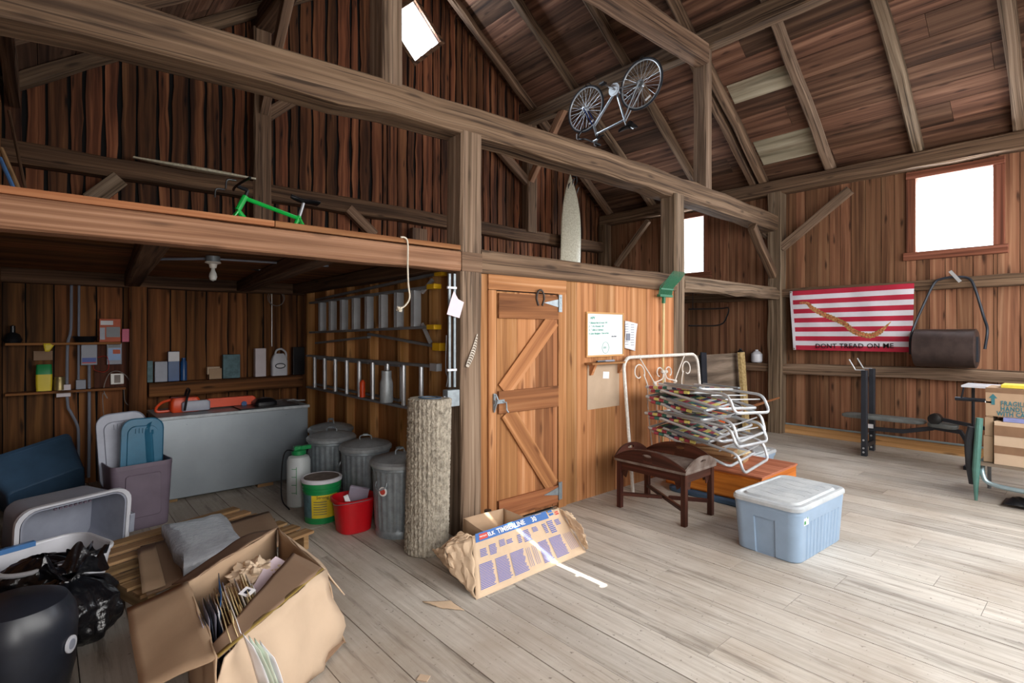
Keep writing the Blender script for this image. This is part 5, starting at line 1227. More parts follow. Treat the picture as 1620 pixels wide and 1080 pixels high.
t = thing('chainsaw', 'orange chainsaw with scabbard lying on the metal chest', 'chainsaw', (1.1, 5.9, .787)); CY = 5.95
def cy(u, v): return PY(u, v, CY)
a = cy(268, 650); Zb = .787
g = G(); g.loft([[V((1.02+x*f, CY+y*f, Zb+z)) for x, y in rrect(.25, .16, .03)] for f, z in ((.9, .0), (1, .02), (1, .10), (.85, .135))]); g.build('engine_cover', ['saw_or'], t)
g = G(); g.loft([[V((1.10+x*f, CY-.09+y*f, Zb+z)) for x, y in rrect(.24, .05, .02)] for f, z in ((.95, .01), (1, .02), (1, .09), (.8, .105))]); g.build('clutch_cover', ['grey_pl'], t)
g = G(); g.tube(smoothpath([(.92, CY, Zb+.12), (.84, CY, Zb+.10), (.79, CY, Zb+.05), (.80, CY, Zb+.015), (.90, CY, Zb+.015)], 5), .013, 8); g.build('rear_handle', ['saw_or'], t)
g = G(); g.tube(smoothpath([(1.0, CY-.12, Zb+.02), (1.02, CY-.12, Zb+.14), (1.05, CY-.06, Zb+.2), (1.05, CY+.06, Zb+.2), (1.03, CY+.1, Zb+.08)], 5), .011, 8); g.build('front_handle', ['blackpl'], t)
g = G(); g.loft([[V((1.42+x*f, CY+y, Zb+.06+z*f)) for x, z in rrect(.48, .09, .04)] for f, y in ((.96, -.03), (1, -.02), (1, .02), (.96, .03))]); g.build('scabbard', ['saw_or'], t)
g = G(); g.lathe([(0, 0), (.026, 0), (.026, .012), (0, .012)], (1.54, CY-.035, Zb+.03), (PI/2, 0, 0), 16); g.build('fuel_cap', ['blue_bt'], t)
g = G(); g.tube(smoothpath([(1.95, 5.85, .82), (2.0, 5.8, .83), (2.05, 5.84, .815), (2.12, 5.8, .815)], 5), .008, 6); g.build; tag(g.build('spanner', ['alu']), 'shiny spanner on the dark tool tray', 'tool')
g = G(); g.loft([[V((1.72+x*f, 5.86+y*f, .80+z)) for x, y in rrect(.22, .2, .05)] for f, z in ((1, .001), (1, .03), (.7, .06), (.3, .07))]); tag(g.build('dark_bundle', ['blackpl']), 'dark bundle of straps on the tool tray', 'bundle')

# ================================================================== TOTES ON THE LEFT
t = thing('storage_tote', 'tall grey mauve plastic tote with lids standing in it beside the metal chest', 'storage tote', (.56, 5.24, 0), rot=(0, 0, math.radians(8)))
tote_body(.42, .40, .52, False, .88, .05, panel=False).build('body', ['mauve'], t, local=True)
g = G(); g.bb((-.11, -.197, .08), (.11, -.19, .45)); 
g = G(); g.loft([[V((x, -.186+.0-.012*(z/.5)-y, z)) for x, z in [(a*f, .27+b*f) for a, b in rrect(.24, .34, .02)]] for f, y in ((1, 0), (.97, .008))]); g.build('panel', ['mauve'], t, local=True)
def lidup(name, lb, c, w, h, rot, mt, th=.03):
    t = thing(name, lb, 'lid', c, rot=rot)
    g = G(); g.loft([[V((x*f, y, h/2+z*f)) for x, z in rrect(w, h, .09)] for f, y in ((.97, 0), (1, -.01), (1, th-.01), (.98, th), (.9, th), (.86, th*.6))]); g.build('lid_panel', [mt], t, local=True)
    g = G(); g.loft([[V((x*f, -y, h/2+z*f)) for x, z in rrect(w*.72, h*.78, .06)] for f, y in ((1, -.001), (.97, .012))]); g.build('raised_panel', [mt], t, local=True)
    for k in range(5):
        g = G(); g.bb((-.05+k*.025-.006, -.022, h*.78), (-.05+k*.025+.006, -.011, h*.85)); g.build('grip_rib', [mt], t, local=True)
    return t
lidup('tote_lid', 'pale grey lid standing rearmost in the mauve tote', (.50, 5.30, .30), .34, .60, (math.radians(-6), math.radians(-2), math.radians(10)), 'grey_pl')
lidup('tote_lid', 'teal blue lid standing in front in the mauve tote', (.59, 5.22, .30), .30, .55, (math.radians(-4), math.radians(3), math.radians(12)), 'teal')
lidup('tote_lid', 'teal blue lid seen edge on at the right of the mauve tote', (.70, 5.27, .32), .16, .50, (math.radians(-4), math.radians(2), math.radians(60)), 'teal')
t = thing('storage_tote', 'dark blue tote tipped up on its end in the dark left corner', 'storage tote', (.03, 5.95, .19), rot=(math.radians(-55), math.radians(-14), math.radians(14)))
tote_body(.62, .42, .40, False, .84, .06, panel=False).build('body', ['dk_blue'], t, local=True)
# big grey tote lying on its side, opening towards the room
t = thing('storage_tote', 'grey plastic tote lying on its side showing its inside, at the left edge', 'storage tote', (.03, 4.95, .235), rot=(math.radians(97), 0, math.radians(22)))
g = tote_body(.60, .46, .36, False, .86, .09, panel=False); g.build('body', ['grey_pl'], t, local=True)
g = G(); g.loft([[V((x, y, z)) for x, y in rrect(w, d, .10)] for w, d, z in ((.61, .47, .36), (.66, .50, .362), (.66, .50, .335), (.62, .47, .33))], cap0=False, cap1=False); g.build('rolled_rim', ['white_pl'], t, local=True)
for k in range(8):
    g = G(); g.lathe([(.010, 0), (.010, .012)], (-.10+.028*k, .195, .30), (PI/2, 0, 0), 10); g.build('vent_hole', ['mauve'], t, local=True)
g = G(); g.bb((.326, -.10, .30), (.36, .04, .37)); g.build('latch', ['grey_pl'], t, local=True, bevel=.006)
# white tote with blue handle in front of it
t = thing('storage_tote', 'white open tote with a blue handle, in front of the grey one', 'storage tote', (.02, 4.08, 0), rot=(0, 0, math.radians(20)))
tote_body(.50, .46, .27, False, .86, .11, panel=False).build('body', ['white_pl'], t, local=True)
g = G(); g.tube([(x, y, .272) for x, y in rrect(.51, .47, .12, 8)], .013, 8, closed=True); g.build('rolled_rim', ['white_pl'], t, local=True)
g = G(); g.beam([(-.25, .236, .28), (.02, .236, .28)], .035, .03, jit=0); g.build('blue_handle', ['handle_blue'], t, local=True)

# ================================================================== BIN BAG AND BARREL
t = thing('bin_bag', 'crumpled shiny black bin bag tied at the top, at the left edge', 'bag', (.06, 3.62, 0))
def bagp(u, v, c=(.09, 3.50), zt=.44):
    a = 2*PI*u; z = v
    prof = [(.0, .02), (.14, 0), (.20, .05), (.225, .15), (.21, .27), (.14, .36), (.05, .41), (.04, .43), (.09, .47), (.14, .52)]
    f = v*(len(prof)-1); i = min(int(f), len(prof)-2); q = f-i
    r = prof[i][0]*(1-q)+prof[i+1][0]*q; zz = (prof[i][1]*(1-q)+prof[i+1][1]*q)*.74
    fold = .10*math.sin(a*9+2*noise.noise(V((math.cos(a)*2, math.sin(a)*2, v*3)))*3)*(abs(v-.62)*.4+.10*(v > .3)+.05)
    n1 = noise.noise(V((math.cos(a)*2.2, math.sin(a)*2.2, zz*9)))*.18+noise.noise(V((math.cos(a)*6, math.sin(a)*6, zz*22)))*.09
    r = r*(1+n1+fold*1.5)
    if v > .8: zz += .05*math.sin(a*5+1)*(v-.8)*5
    return V((c[0]+r*math.cos(a)+ (.05*(v-.6) if v > .6 else 0), c[1]+r*math.sin(a), max(0, zz+.012*noise.noise(V((a*2, v*9, 0)))*(v > .1))))
g = G(); g.sheet(lambda v, u: bagp(u, v), 70, 120); g.build('bag_skin', ['bag'], t, smooth_angle=80)
t = thing('bin_bag', 'small black bin bag draped into the white tote', 'bag', (.05, 3.95, .25))
g = G(); g.sheet(lambda v, u: V((-.02, 3.93, 0))+V(((bagp(u, v*.72)-V((.09, 3.5, 0))).x*.85, (bagp(u, v*.72)-V((.09, 3.5, 0))).y*.8, (bagp(u, v*.72)).z*.7+.10)), 50, 100); g.build('bag_skin', ['bag'], t, smooth_angle=80)
g = G(); g.sheet(lambda v, u: V((.14, 3.78, .30))+V((.13*v*math.cos(u*2.4+.2)+.02*math.sin(u*17), -.12*v*math.sin(u*2.4)+.02*math.sin(u*9), .10*v*math.sin(u*3.2)+.025*math.sin(u*21)*v)), 12, 44); g.build('bag_neck', ['bag'], t, smooth_angle=80)
t = thing('black_barrel', 'dark rounded barrel with a round pale badge, bottom left corner', 'barrel', (-.08, 2.98, 0)); bc = (-.085, 3.0, 0)
g = G(); g.lathe([(0, 0), (.15, 0), (.165, .02), (.192, .15), (.200, .32), (.192, .38), (.165, .43), (.11, .455), (0, .462)], bc, None, 48); g.build('barrel_body', ['char'], t)
aw = math.radians(-32); d = V((math.cos(aw), math.sin(aw), .0)); 
g = G(); g.disc(V(bc)+d*.198+V((0, 0, .245)), d, .034, 28, 0, .006); bd = g.build('round_badge', ['white_pl'], t)
g = G(); g.disc(V(bc)+d*.204+V((0, 0, .245)), d, .020, 24, 0, .002); g.build('badge_centre', ['grey_pl'], bd)

# ================================================================== PALLET AND WHAT LIES ON IT
t = thing('pallet', 'worn wooden pallet on the floor under cardboard, left of the open box', 'pallet', (.75, 4.2, 0))
R20 = Matrix.Rotation(math.radians(17), 3, 'Z'); pc = V((.78, 4.15, 0))
for k in range(3):
    g = G(); g.box(pc+R20@V((-.5+.5*k, 0, .05)), (.04, 1.0, .10), R20); g.build('stringer', ['pallet'], t)
for k in range(7):
    g = G(); g.box(pc+R20@V((0, -.46+.153*k, .11)), (1.12, .095, .018), R20); g.build('slat', ['pallet'], t)
def flat(name, lb, pts, z, mt, cat='cardboard', th=.005, n=5, jit=.006):
    P = [PZ(u, v, z) for u, v in pts]; g = G(); g.quad(P[0], P[1], P[2], P[3], n, n, jit); return tag(g.build(name, [mt], solid=th), lb, cat)
flat('flattened_cardboard', 'flattened brown cardboard sheet lying on the pallet behind the open box', [(232, 940), (455, 858), (425, 808), (222, 865)], .128, 'card_in', n=10, jit=.012)
flat('flattened_cardboard', 'narrow folded cardboard flap at the left edge of the pallet sheet', [(225, 938), (262, 925), (245, 858), (217, 868)], .145, 'card', jit=.004)
flat('paper_sheet', 'pale blue paper sheet half under the open box flap', [(345, 884), (372, 880), (402, 851), (380, 850)], .150, 'paper', 'paper', .002)
t = thing('wrapped_bundle', 'grey bundle of sheets in shiny stretch wrap lying on the pallet', 'bundle', (.95, 4.1, .13))
P = [PZ(u, v, .22) for u, v in ((290, 893), (388, 858), (352, 812), (256, 832))]
def wr(f, z, ex=0):
    c = sum(P, V())/4; out = []
    for i in range(4):
        for k in range(6):
            p = P[i].lerp(P[(i+1) % 4], k/6); q = c+(p-c)*f; out.append(V((q.x+ex*noise.noise(q*14), q.y+ex*noise.noise(q*14+V((5, 0, 0))), z+ex*.6*noise.noise(q*9))))
    return out
g = G(); g.loft([wr(.94, .138), wr(1.0, .150, .02), wr(1.01, .18, .02), wr(1, .215, .03), wr(.93, .232, .02), wr(.6, .236, .015), wr(.25, .238, .015)], sm=True); g.build('stretch_wrap', ['wrap'], t, smooth_angle=60)
g = G(); g.loft([wr(.93, .145), wr(.93, .208)]); g.build('sheet_stack', ['grey_pl'], t)

# ---- big open cardboard box with papers
ZB = .42
A, B, C_, D = PZ(298, 920, ZB), PZ(438, 835, ZB), PZ(512, 900, ZB), PZ(345, 1040, ZB)
t = thing('open_cardboard_box', 'large open cardboard box full of folders and packing paper, bottom left', 'box', ((A.x+C_.x)/2, (A.y+C_.y)/2, 0))
dn = lambda p, dx=0, dy=0, z=0: V((p.x+dx, p.y+dy, z))
c0 = (A+B+C_+D)/4
Ab, Bb, Cb, Db = (dn(p, (p.x-c0.x)*.08, (p.y-c0.y)*.08, .13 if i < 2 else .01) for i, p in enumerate((A, B, C_, D)))
Cb = PZ(545, 1018, .01); Db = Cb+(Db-Cb)*1.0
def wall(a, b, c, d, name='side_wall', mt='card', jit=.02, curl=0): g = G(); g.quad(a, b, c, d, 12, 8, jit, curl=curl); return g.build(name, [mt], t, solid=.006)
wall(Ab, Bb, B, A); wall(Bb, Cb, C_, B); wall(Cb, Db, D, C_, mt='card_lt', jit=.05, curl=-.03); wall(Db, Ab, A, D)
g = G(); g.quad(Ab+V((0, 0, .01)), Bb+V((0, 0, .01)), Cb+V((0, 0, .01)), Db+V((0, 0, .01))); g.build('box_bottom', ['card_in'], t, solid=.004)
wall(D, A, PZ(200, 962, .36), PZ(222, 1098, .30), 'flap', 'card', .012)
wall(A, B, PZ(395, 852, .36)+V((-.02, .06, 0)), PZ(272, 925, .34), 'flap', 'card_in', .012)
wall(B, C_, PZ(545, 942, .24), PZ(505, 885, .30), 'flap', 'card_lt', .01)
wall(C_, D, D.lerp(A, .14)+V((0, 0, .0)), C_.lerp(B, .42)+V((-.06, -.04, .015)), 'flap', 'card_in', .008)
g = G(); up = V((0, 0, .006)); g.quad(D+V((0, -.004, .003)), C_+V((0, -.004, .003)), C_+V((0, .03, .0)), D+V((0, .03, .0)), 8, 2, .003); g.build('packing_tape', ['tape'], t, solid=.003)
dc = (C_-D).normalized(); fd = (Cb+Db-C_-D)*.5; fd = fd.normalized(); out = dc.cross(fd).normalized()
if out.y > 0: out = -out
for k, (s, f, sz) in enumerate(((.80, .18, .035), (.42, .16, .035))):
    pass
# contents
ORD = ['first', 'second', 'third', 'fourth', 'fifth', 'sixth', 'seventh', 'eighth', 'ninth', 'tenth', 'eleventh', 'twelfth', 'thirteenth']
random.seed(12)
def inside(s, r, z): return A.lerp(B, s).lerp(D.lerp(C_, s), r)*1.0+V((0, 0, z-ZB))
cont = 'papers packed in the open cardboard box'
for k in range(13):
    s = .06+k*.026; col = 'manila' if k % 4 else 'paper'
    a = inside(s+.20, .36, .17); b = inside(s+.16, .97, .15); h = .26+random.uniform(-.02, .02)
    dirn = (B-A).normalized()*-.10*h/.27
    g = G(); g.quad(a, b, b+V((0, 0, h))+dirn, a+V((0, 0, h))+dirn, 4, 3, .004)
    if k % 3 == 0:
        m_ = a.lerp(b, .3+.1*(k % 4)); g.quad(m_+V((0, 0, h))+dirn, m_+(b-a)*.2+V((0, 0, h))+dirn, m_+(b-a)*.18+V((0, 0, h+.018))+dirn, m_+(b-a)*.02+V((0, 0, h+.018))+dirn)
    tag(g.build('file_folder', [col], solid=.003), ('manila' if col == 'manila' else 'white')+' file folder in the open cardboard box, '+ORD[k]+' from the dark slide sleeves', 'folder', 'folders in the open cardboard box')
for k in range(6):
    s = .03+k*.025; a = inside(s+.02, .30, .14); b = inside(s+.0, .66, .14); h = .29
    g = G(); g.quad(a, b, b+V((-.03, -.02, h)), a+V((-.03, -.02, h-.02)), 4, 3, .012)
    tag(g.build('slide_sleeve', ['dark_f' if k % 2 else 'clear'], solid=.002), 'glossy slide sleeve in the open cardboard box, '+ORD[k]+' from its left flap', 'sleeve', 'slide sleeves in the open box')
g = G(); a = inside(.20, .28, .15); b = inside(.17, .62, .15); g.quad(a, b, b+V((-.02, 0, .29)), a+V((-.0, .0, .32)), 4, 4, .01); tag(g.build('blue_folder', ['bluef'], solid=.003), 'glossy blue folder standing in the open cardboard box', 'folder')
def crumple(lb, c, r, sd, mt='packp', zs=.55):
    g = G()
    def fn(u, v):
        a = 2*PI*u; th = PI*v; p = V((math.sin(th)*math.cos(a), math.sin(th)*math.sin(a), math.cos(th)*zs))
        q = p*2.3+V((sd, 0, 0)); w = 1+.35*abs(noise.noise(q))*2-.25+.22*abs(noise.noise(q*2.4))*2
        return V(c)+p*r*w
    g.sheet(fn, 44, 26, sm=True); return tag(g.build('packing_paper', [mt], smooth_angle=25), lb, 'paper', 'crumpled packing paper in the open box')
crumple('crumpled tan packing paper heaped at the back of the open box', inside(.60, .28, .33), .12, 3); crumple('crumpled tan packing paper in the right corner of the open box', inside(.86, .5, .33), .08, 9)
crumple('crumpled tan packing paper left of the heap in the open box', inside(.42, .34, .30), .085, 15); crumple('crumpled tan packing paper nearest the middle of the open box', inside(.52, .55, .30), .07, 22)
for k, (s, r, z, rz) in enumerate(((.70, .45, .37, .5), (.62, .5, .35, .9))):
    c = inside(s, r, z); g = G(); g.box(c, (.16, .10, .002), (math.radians(20), math.radians(-15), rz)); tag(g.build('envelope', ['pinkp']), ['pale envelope lying on the crumpled paper heap', 'pale envelope lower on the crumpled paper heap'][k], 'envelope')
c = inside(.36, .62, .425); g = G(); g.box(c, (.05, .05, .002), (.2, -.2, .6)); o = tag(g.build('photo_slide', ['paper']), 'white framed photo slide on top of the folders', 'slide'); g = G(); g.box(c+V((0, 0, .002)), (.026, .016, .001), (.2, -.2, .6)); g.build('slide_film', ['dark_f'], o)
# papers spilling from the torn near corner
for k in range(4):
    p0 = PZ(402+9*k, 1012+5*k, .30); g = G(); q = [PD(385+9*k, 1000+4*k, 1.93), PD(402+11*k, 1022+6*k, 1.90), PD(428+7*k, 1085, 1.93), PD(408+6*k, 1082, 1.95)]
    g.quad(*q, 4, 4, .006); tag(g.build('loose_paper', [['paper', 'mint', 'mint', 'paper'][k]], solid=.002), ['white', 'pale green', 'pale green', 'white'][k]+' sheet sticking out of the torn open box side, '+ORD[k]+' from left', 'paper', 'sheets spilling from the torn box side')

# ---- shingle wrapper and the small open box behind it
t = thing('shingle_wrapper', 'torn brown shingle wrapper with blue Timberline banner, on the floor by the post', 'wrapper', (2.38, 2.6, 0))
t['label'] = 'torn brown paper wrapper with a blue printed banner, on the floor by the post'
f0, f1, f2, f3 = PZ(753, 949, .0), PZ(927, 873, .0), PZ(884, 803, .26), PZ(747, 848, .26)
def fp(s, r, d=0):
    p = f0.lerp(f1, s).lerp(f3.lerp(f2, s), r); n = (f1-f0).cross(f3-f0).normalized(); n = n if n.y < 0 else -n
    return p+n*(d+.003*math.sin(s*9+r*4))
g = G(); g.sheet(lambda a, b: fp(a, b, -.002), 30, 14); g.build('front_face', ['kraft'], t, solid=.004)
bk0, bk1 = f3+V((-.03, .16, -.10)), f2+V((.02, .14, -.10))
g = G(); g.sheet(lambda a, b: f3.lerp(f2, a).lerp(bk0.lerp(bk1, a), b)+V((0, 0, .015*noise.noise(V((a*9, b*5, 7))))), 24, 6); g.build('top_face', ['kraft'], t, solid=.004)
# crumpled ends
e = [PZ(697, 871, .13), PZ(705, 861, .22), f3, f0, PZ(735, 950, 0.0)]
def end(c0, c1, c2, c3, sd, mt='kraft'):
    g = G(); g.sheet(lambda a, b: c0.lerp(c1, a).lerp(c3.lerp(c2, a), b)+V((.018*noise.noise(V((a*5+sd, b*5, 0))), .018*noise.noise(V((a*6+sd, b*5, 9))), max(-.002, .015*noise.noise(V((a*6+sd, b*6, 4)))))), 14, 14); g.build('torn_end', [mt], t, solid=.003, smooth_angle=20)
end(f0+V((0, 0, .012)), f3, PZ(704, 866, .20), PZ(712, 905, .07), 1); end(PZ(704, 866, .20), f3, f3+V((-.02, .10, .01)), PZ(700, 872, .15)+V((0, .05, 0)), 4)
end(PZ(712, 905, .07), PZ(704, 868, .19), PZ(697, 871, .15)+V((0, .10, -.02)), PZ(700, 880, .06)+V((0, .10, 0)), 6)
end(f1+V((0, 0, .012)), f2, PZ(920, 830, .20), PZ(931, 864, .05), 2); end(f2, f2+V((.02, .1, -.02)), PZ(905, 812, .20), PZ(912, 826, .19), 8)
g = G(); g.sheet(lambda a, b: fp(.03+.80*a, .865+.155*b, .004), 24, 3); g.build('blue_banner', ['banner'], t)
def ft(body, s, r, size, m, d=.008, nm='lettering', s2=None, sp=1):
    o0 = fp(s, r, d); ox = fp(s+.1, r, d)-o0; oy = fp(s, r+.1, d)-o0; return text(body, nm, t, o0, ox, oy, size, m, .0004, spacing=sp, bold=size*.022)
ft('TIMBERLINE', .25, .895, .046, 'white'); ft('30', .63, .895, .048, 'white'); ft('ELK', .155, .905, .034, 'white')
g = G(); g.sheet(lambda a, b: fp(.065+.085*a, .89+.10*b, .006), 3, 2); g.build('red_square', ['redink'], t); ft('PRESTIQUE', .068, .93, .012, 'white')
for (s, r, w, h) in ((.85, .90, .05, .045), (.85, .965, .05, .04)):
    g = G(); g.sheet(lambda a, b: fp(s+w*a, r+h*b, .004), 3, 2); g.build('blue_square', ['banner'], t)
for r in (.93, .97): g = G(); g.sheet(lambda a, b: fp(.92+.04*a, r-.05+.03*b, .004), 2, 2); g.build('red_square', ['redink'], t)
random.seed(4)
def para(s0, r0, s1, r1, n, m='ink'):
    g = G()
    for k in range(n):
        r = r1-(r1-r0)*(k+.2)/n; g.sheet(lambda a, b: fp(s0+(s1-s0)*(random.uniform(.8, 1) if a > .9 else 1)*a, r-(r1-r0)/n*.62*b, .0045), 6, 1)
    g.build('printed_text', [m], t)
for s0, r0, s1, r1, n in ((.06, .60, .13, .74, 5), (.15, .58, .22, .76, 7), (.25, .66, .31, .78, 5), (.32, .66, .38, .74, 3), (.43, .60, .47, .76, 5), (.49, .58, .57, .80, 7), (.60, .70, .66, .80, 4), (.72, .60, .76, .80, 6), (.78, .56, .85, .82, 7), (.87, .68, .93, .80, 4)): para(s0, r0, s1, r1, n)
for s0, s1 in ((.04, .17), (.185, .31), (.325, .46), (.60, .70), (.72, .86)): para(s0, .10, s1, .50, 16)
for s0 in (.475, .535, .88, .93):
    g = G()
    for q in range(3): g.sheet(lambda a, b: fp(s0+.016*q+.003*a, .14+.34*b, .0045), 1, 4)
    g.build('printed_rule', ['ink'], t)
t = thing('open_carton', 'small open cardboard box behind the torn shingle wrapper', 'box', (2.55, 2.95, 0))
t['label'] = 'small open cardboard box with flaps behind the torn brown wrapper'
a, b, c, d = PZ(733, 820, .27), PZ(796, 804, .27), PZ(838, 822, .24), PZ(775, 846, .24)
lo = [V((p.x, p.y, .005)) for p in (a, b, c, d)]
for i, (p, q) in enumerate(((a, b), (b, c), (c, d), (d, a))):
    g = G(); j = (i+1) % 4; g.quad(lo[i], lo[j], q, p, 6, 4, .01); g.build('side_wall', ['card'], t, solid=.005)
g = G(); g.quad(*[p+V((0, 0, .004)) for p in lo]); g.build('box_bottom', ['card_in'], t, solid=.004)
g = G(); P = [PZ(668, 952, .004), PZ(700, 962, .004), PZ(735, 965, .004), PZ(712, 950, .004)]; g.quad(*P, 10, 5, .012); 
for i, v in enumerate(g.v): g.v[i] = V((v.x, v.y, max(.003, v.z+.01*abs(noise.noise(v*20)))))
tag(g.build('paper_scrap', ['kraft'], solid=.002), 'torn brown paper scrap lying on the open floor', 'scrap')
for k, (u, v) in enumerate(((682, 1060), (670, 1068))):
    pass
g = G(); p = PZ(670, 1072, .003); g.box((p.x, p.y, .003), (.04, .05, .004), (0, 0, .6)); tag(g.build('wood_chip', ['card_lt']), 'small tan chip on the floor at the bottom of the picture', 'scrap')

# ================================================================== BICYCLES
def bicycle(name, label, cat, O, ex, up, cols, wheels=True, drop=True, frame=None):
    """O rear axle; ex forward; up; lateral = ex x up"""
    ex = V(ex).normalized(); up = V(up); up = (up-ex*up.dot(ex)).normalized(); la = ex.cross(up)
    W_ = lambda x, y, z: V(O)+ex*x+la*y+up*(z-.34)
    t = thing(name, label, cat, V(O))
    BB, ST_, HT, HB, FA, RA = (.42, 0, .27), (.28, 0, .76), (.80, 0, .78), (.835, 0, .65), (.99, 0, .34), (0, 0, .34)
    def tb(a, b, r, nm, m, n=10): g = G(); g.tube([W_(*a), W_(*b)], r*(1 if wheels else 1.35), n); return g.build(nm, [m], t)
    mf, mk, ms = cols
    tb(BB, ST_, .016, 'seat_tube', mf); tb((.285, 0, .735), HT, .015, 'top_tube', mf); tb(BB, HB, .018, 'down_tube', mf if wheels else mf); tb((.79, 0, .80), HB, .020, 'head_tube', mf)
    for s in (-1, 1):
        tb((0, s*.06, .34), (.40, s*.03, .27), .009, 'chain_stay', mf, 8); tb((0, s*.06, .34), (.28, s*.02, .74), .008, 'seat_stay', mf, 8)
        g = G(); g.tube(smoothpath([W_(.84, s*.04, .63), W_(.90, s*.05, .50), W_(.99, s*.055, .34)], 5), .010, 8); g.build('fork_blade', [mk], t)
    SH = 0 if wheels else .07
    tb(ST_, (.26, 0, .84+SH), .011, 'seat_post', 'alu'); 
    g = G(); rows = []
    for k in range(9):
        f = k/8; x = .12+.27*f; w = .065*(1-f)**.8+.016; rows.append([W_(x, w*math.cos(a), .86+SH+.022*math.sin(a)+.01*math.cos(f*5)) for a in [2*PI*q/12 for q in range(12)]])
    g.loft(rows); g.build('saddle', ['blackpl'], t)
    tb((.79, 0, .80), (.78, 0, .86), .012, 'steerer', 'blackpl'); tb((.78, 0, .86), (.87, 0, .87), .013, 'stem', 'blackpl' if not wheels else 'alu')
    g = G()
    if drop:
        for s in (-1, 1): g.tube(smoothpath([W_(.87, 0, .87), W_(.87, s*.17, .87), W_(.90, s*.20, .87), W_(.96, s*.2, .85), W_(.96, s*.2, .79), W_(.90, s*.2, .74), W_(.82, s*.2, .74)], 5), .012, 8)
    else:
        g.tube(smoothpath([W_(.84, -.28, .90), W_(.87, -.1, .88), W_(.87, .1, .88), W_(.84, .28, .90)], 5), .012, 8)
    g.build('handlebar', ['blackpl'], t)
    for s in (-1, 1):
        g = G(); g.tube(smoothpath([W_(.93, s*.2, .86), W_(1.0, s*.2, .84), W_(1.0, s*.2, .76)], 4), .008, 6); g.build('brake_lever', ['alu' if wheels else 'blackpl'], t)
    g = G(); Rm = Matrix((ex, up, la)).transposed()
    ch_n = 34
    g.lathe([(.075, 0), (.092, .0), (.092, .004), (.075, .004)], W_(.42, .045, .27), Rm, ch_n); g.lathe([(.05, .004), (.066, .004), (.066, .008), (.05, .008)], W_(.42, .045, .27), Rm, 26)
    for k in range(5):
        a = 2*PI*k/5; g.beam([W_(.42, .05, .27), W_(.42+.078*math.cos(a), .05, .27+.078*math.sin(a))], .012, .004, up=la, jit=0)
    g.build('chainrings', ['alu'], t)
    for s, a in ((1, -40), (-1, 140)):
        x, z = .42+.17*math.cos(math.radians(a)), .27+.17*math.sin(math.radians(a))
        g = G(); g.beam([W_(.42, s*.07, .27), W_(x, s*.08, z)], .022, .014, up=la, jit=0); cr = g.build('crank_arm', ['alu'], t)
        g = G(); g.box(W_(x, s*.13, z), (.09, .02, .07), Rm); g.build('pedal', ['blackpl'], cr)
    if wheels:
        for cx, nm in ((0, 'rear_wheel'), (.99, 'front_wheel')):
            cen = W_(cx, 0, .34)
            def ring(r, q=0): return [cen+(ex*math.cos(a)+up*math.sin(a))*r+la*q for a in [2*PI*k/64 for k in range(64)]]
            g = G(); g.tube(ring(.335), .012, 8, closed=True); wh = g.build(nm, ['rubber'], t)
            g = G(); g.tube(ring(.315), .010, 8, closed=True); g.build('rim', ['alu'], wh)
            g = G()
            for k in range(32):
                a = 2*PI*k/32; b = a+(.35 if k % 4 < 2 else -.35)
                g.tube([cen+(ex*math.cos(b)+up*math.sin(b))*.02+la*(.03 if k % 2 else -.03), cen+(ex*math.cos(a)+up*math.sin(a))*.31], .0018, 4, caps=False)
            g.build('spokes', ['alu'], wh)
            g = G(); g.tube([cen-la*.06, cen+la*.06], .018, 12); g.build('hub', ['alu'], wh)
            a = 2.0; p = cen+(ex*math.cos(a)+up*math.sin(a))*.25; g = G(); g.box(p, (.02, .09, .012), Matrix((ex*-math.sin(a)+up*math.cos(a), ex*math.cos(a)+up*math.sin(a), la)).transposed() @ Matrix.Rotation(PI/2, 3, 'Z')); g.build('reflector', ['white'], wh)
        g = G()
        for k in range(6): g.lathe([(.025+.006*k, 0), (.025+.006*k, .002)], W_(0, .035-.004*k+.012, .34), Rm, 24)
        g.build('cassette', ['alu_dk'], t)
        g = G(); g.tube([W_(0, .045, .395), W_(.42, .047, .36)], .004, 5); g.tube([W_(0, .045, .26), W_(.42, .047, .18)], .004, 5); g.build('chain', ['alu_dk'], t)
    return t
pr_, pf_ = PX(1014, 133, 6.12), PX(928, 172, 6.12)
bk = bicycle('bicycle', 'silver and blue road bicycle hung upside down below the purlin', 'bicycle', pr_, pf_-pr_, (-.0, 0, -1), ('frame_grey', 'frame_blue', 'alu'))
g = G(); a = PX(998, 200, 6.12)
g = G(); g.lathe([(0, -.05), (.045, -.045), (.05, .0), (.045, .05), (0, .055)], (a.x, a.y, a.z+.02), (0, PI/2, .3), 16); g.build('saddle_bag', ['blackpl'], bk)
for (y, zz) in ((pr_.y, pr_.z), (pf_.y, pf_.z)):
    g = G(); g.tube(smoothpath([(6.28, y, zz+.34), (6.2, y, zz+.40), (6.12, y, zz+.37), (6.08, y, zz+.30)], 5), .007, 6); tag(g.build('bicycle_hook', ['iron']), 'steel hook on the purlin holding the %s bicycle wheel' % ('rear' if y == pr_.y else 'front'), 'hook')
# green bicycle frame on the loft
Hd = PY(386, 318, 5.4); Sd = PY(472, 343, 5.4)
exg = (Hd-Sd).normalized(); upg = V((0, 0, 1)); upg = (upg-exg*upg.dot(exg)).normalized()
Og = Hd-exg*.80-upg*(.78-.34)+V((0, 0, .03))
bicycle('bicycle', 'bright green bicycle without wheels standing on the left loft', 'bicycle', Og, exg, upg, ('frame_green', 'frame_green', 'alu'), False, False)

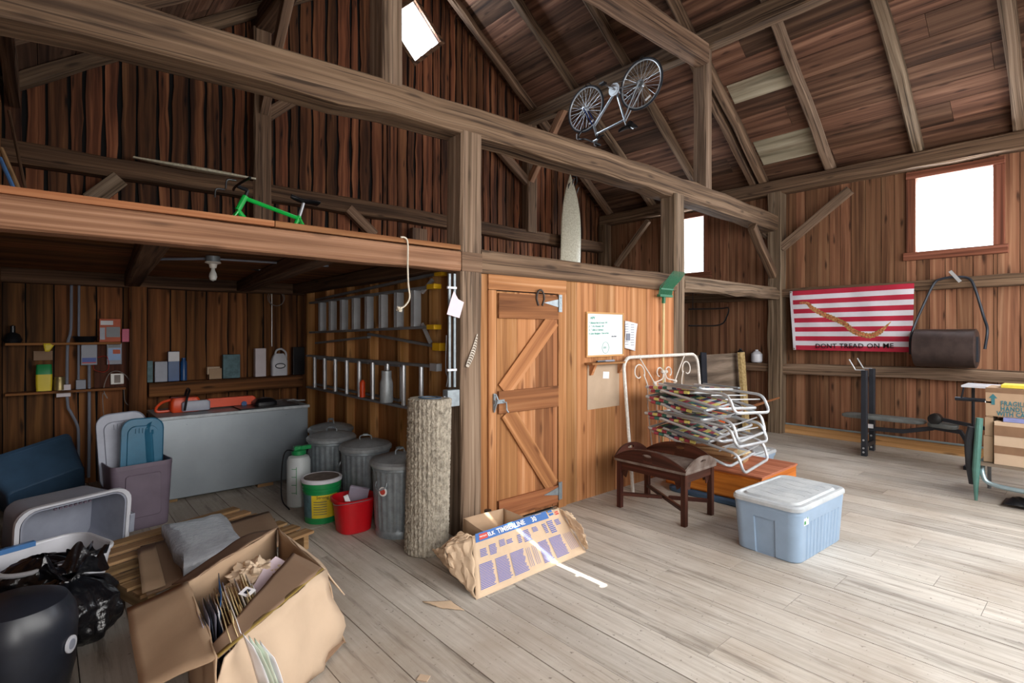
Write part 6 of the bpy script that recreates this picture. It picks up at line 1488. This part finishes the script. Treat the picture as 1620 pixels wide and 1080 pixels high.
# ================================================================== SURFBOARDS AND LOFT ODDS
def board(name, lb, a, b, wdir, wid, th, mt, fins=True):
    a, b = V(a), V(b); ax = b-a; w = V(wdir).normalized(); nn = ax.cross(w).normalized()
    t = thing(name, lb, 'surfboard', a); rings = []
    for k in range(25):
        f = k/24; ww = wid/2*min(1, (.28+1.6*f) if (f < .45 and not fins) else 1)*max(.02, (1-max(0, (f-.45)/.55)**2.4)); c = a+ax*f+nn*((.05 if fins else .01)*(2*f-1)**2)
        tt = th/2*(.4+.6*math.sin(PI*max(.04, min(.96, f))))
        rings.append([c+w*ww*math.cos(q)+nn*tt*math.copysign(abs(math.sin(q))**.6, math.sin(q)) for q in [2*PI*j/20 for j in range(20)]])
    g = G(); g.loft(rings); g.build('board_body', [mt], t)
    return t, nn, w, a, ax
t, nn, w, a, ax = board('surfboard', 'speckled cream surfboard standing fins up against the gable girt', (7.16, 6.55, 2.235), (7.38, 6.72, 4.50), (1, -.25, 0), .44, .06, 'surf')
fn = -nn if nn.y > 0 else nn
for s, f in ((-.10, .86), (.11, .83), (0, .90)):
    c = a+ax*f+w*s*.9+fn*.025; g = G(); g.prism([c, c+ax.normalized()*.09, c+ax.normalized()*.10+fn*.07], w*.008); g.build('fin', ['blackpl'], t)
g = G(); c = a+ax*.97; g.tube(smoothpath([c+fn*.02, c+fn*.06+w*.06, c+w*.09-ax.normalized()*.12+fn*.04, c+w*.04-ax.normalized()*.16+fn*.03], 5), .012, 6); g.build('leash', ['blackpl'], t)
board('surfboard', 'pale flat board lying along the top of the gable girt, left side', PY(210, 250, 6.72)+V((0, 0, 0)), PY(405, 284, 6.72), (0, 1, .15), .28, .05, 'surf', False)
def stick(lb, p, q, y, mt, r=.014, y2=None):
    a = PY(*p, y); b = PY(*q, y2 or y); b = a+(b-a)*((a.z-2.2)/(a.z-b.z)); g = G(); g.tube([a, b], r, 8); tag(g.build('tool_handle', [mt]), lb, 'tool')
stick('blue tool handle leaning in the left corner of the loft', (0, 250), (25, 306), 5.6, 'handle_blue', .014, 5.2); stick('tan tool handle leaning in the left corner of the loft', (2, 235), (33, 308), 5.9, 'pallet', .016, 5.4); stick('thin dark stick leaning in the left corner of the loft', (14, 175), (42, 308), 6.6, 'beam_dark', .012, 6.0)
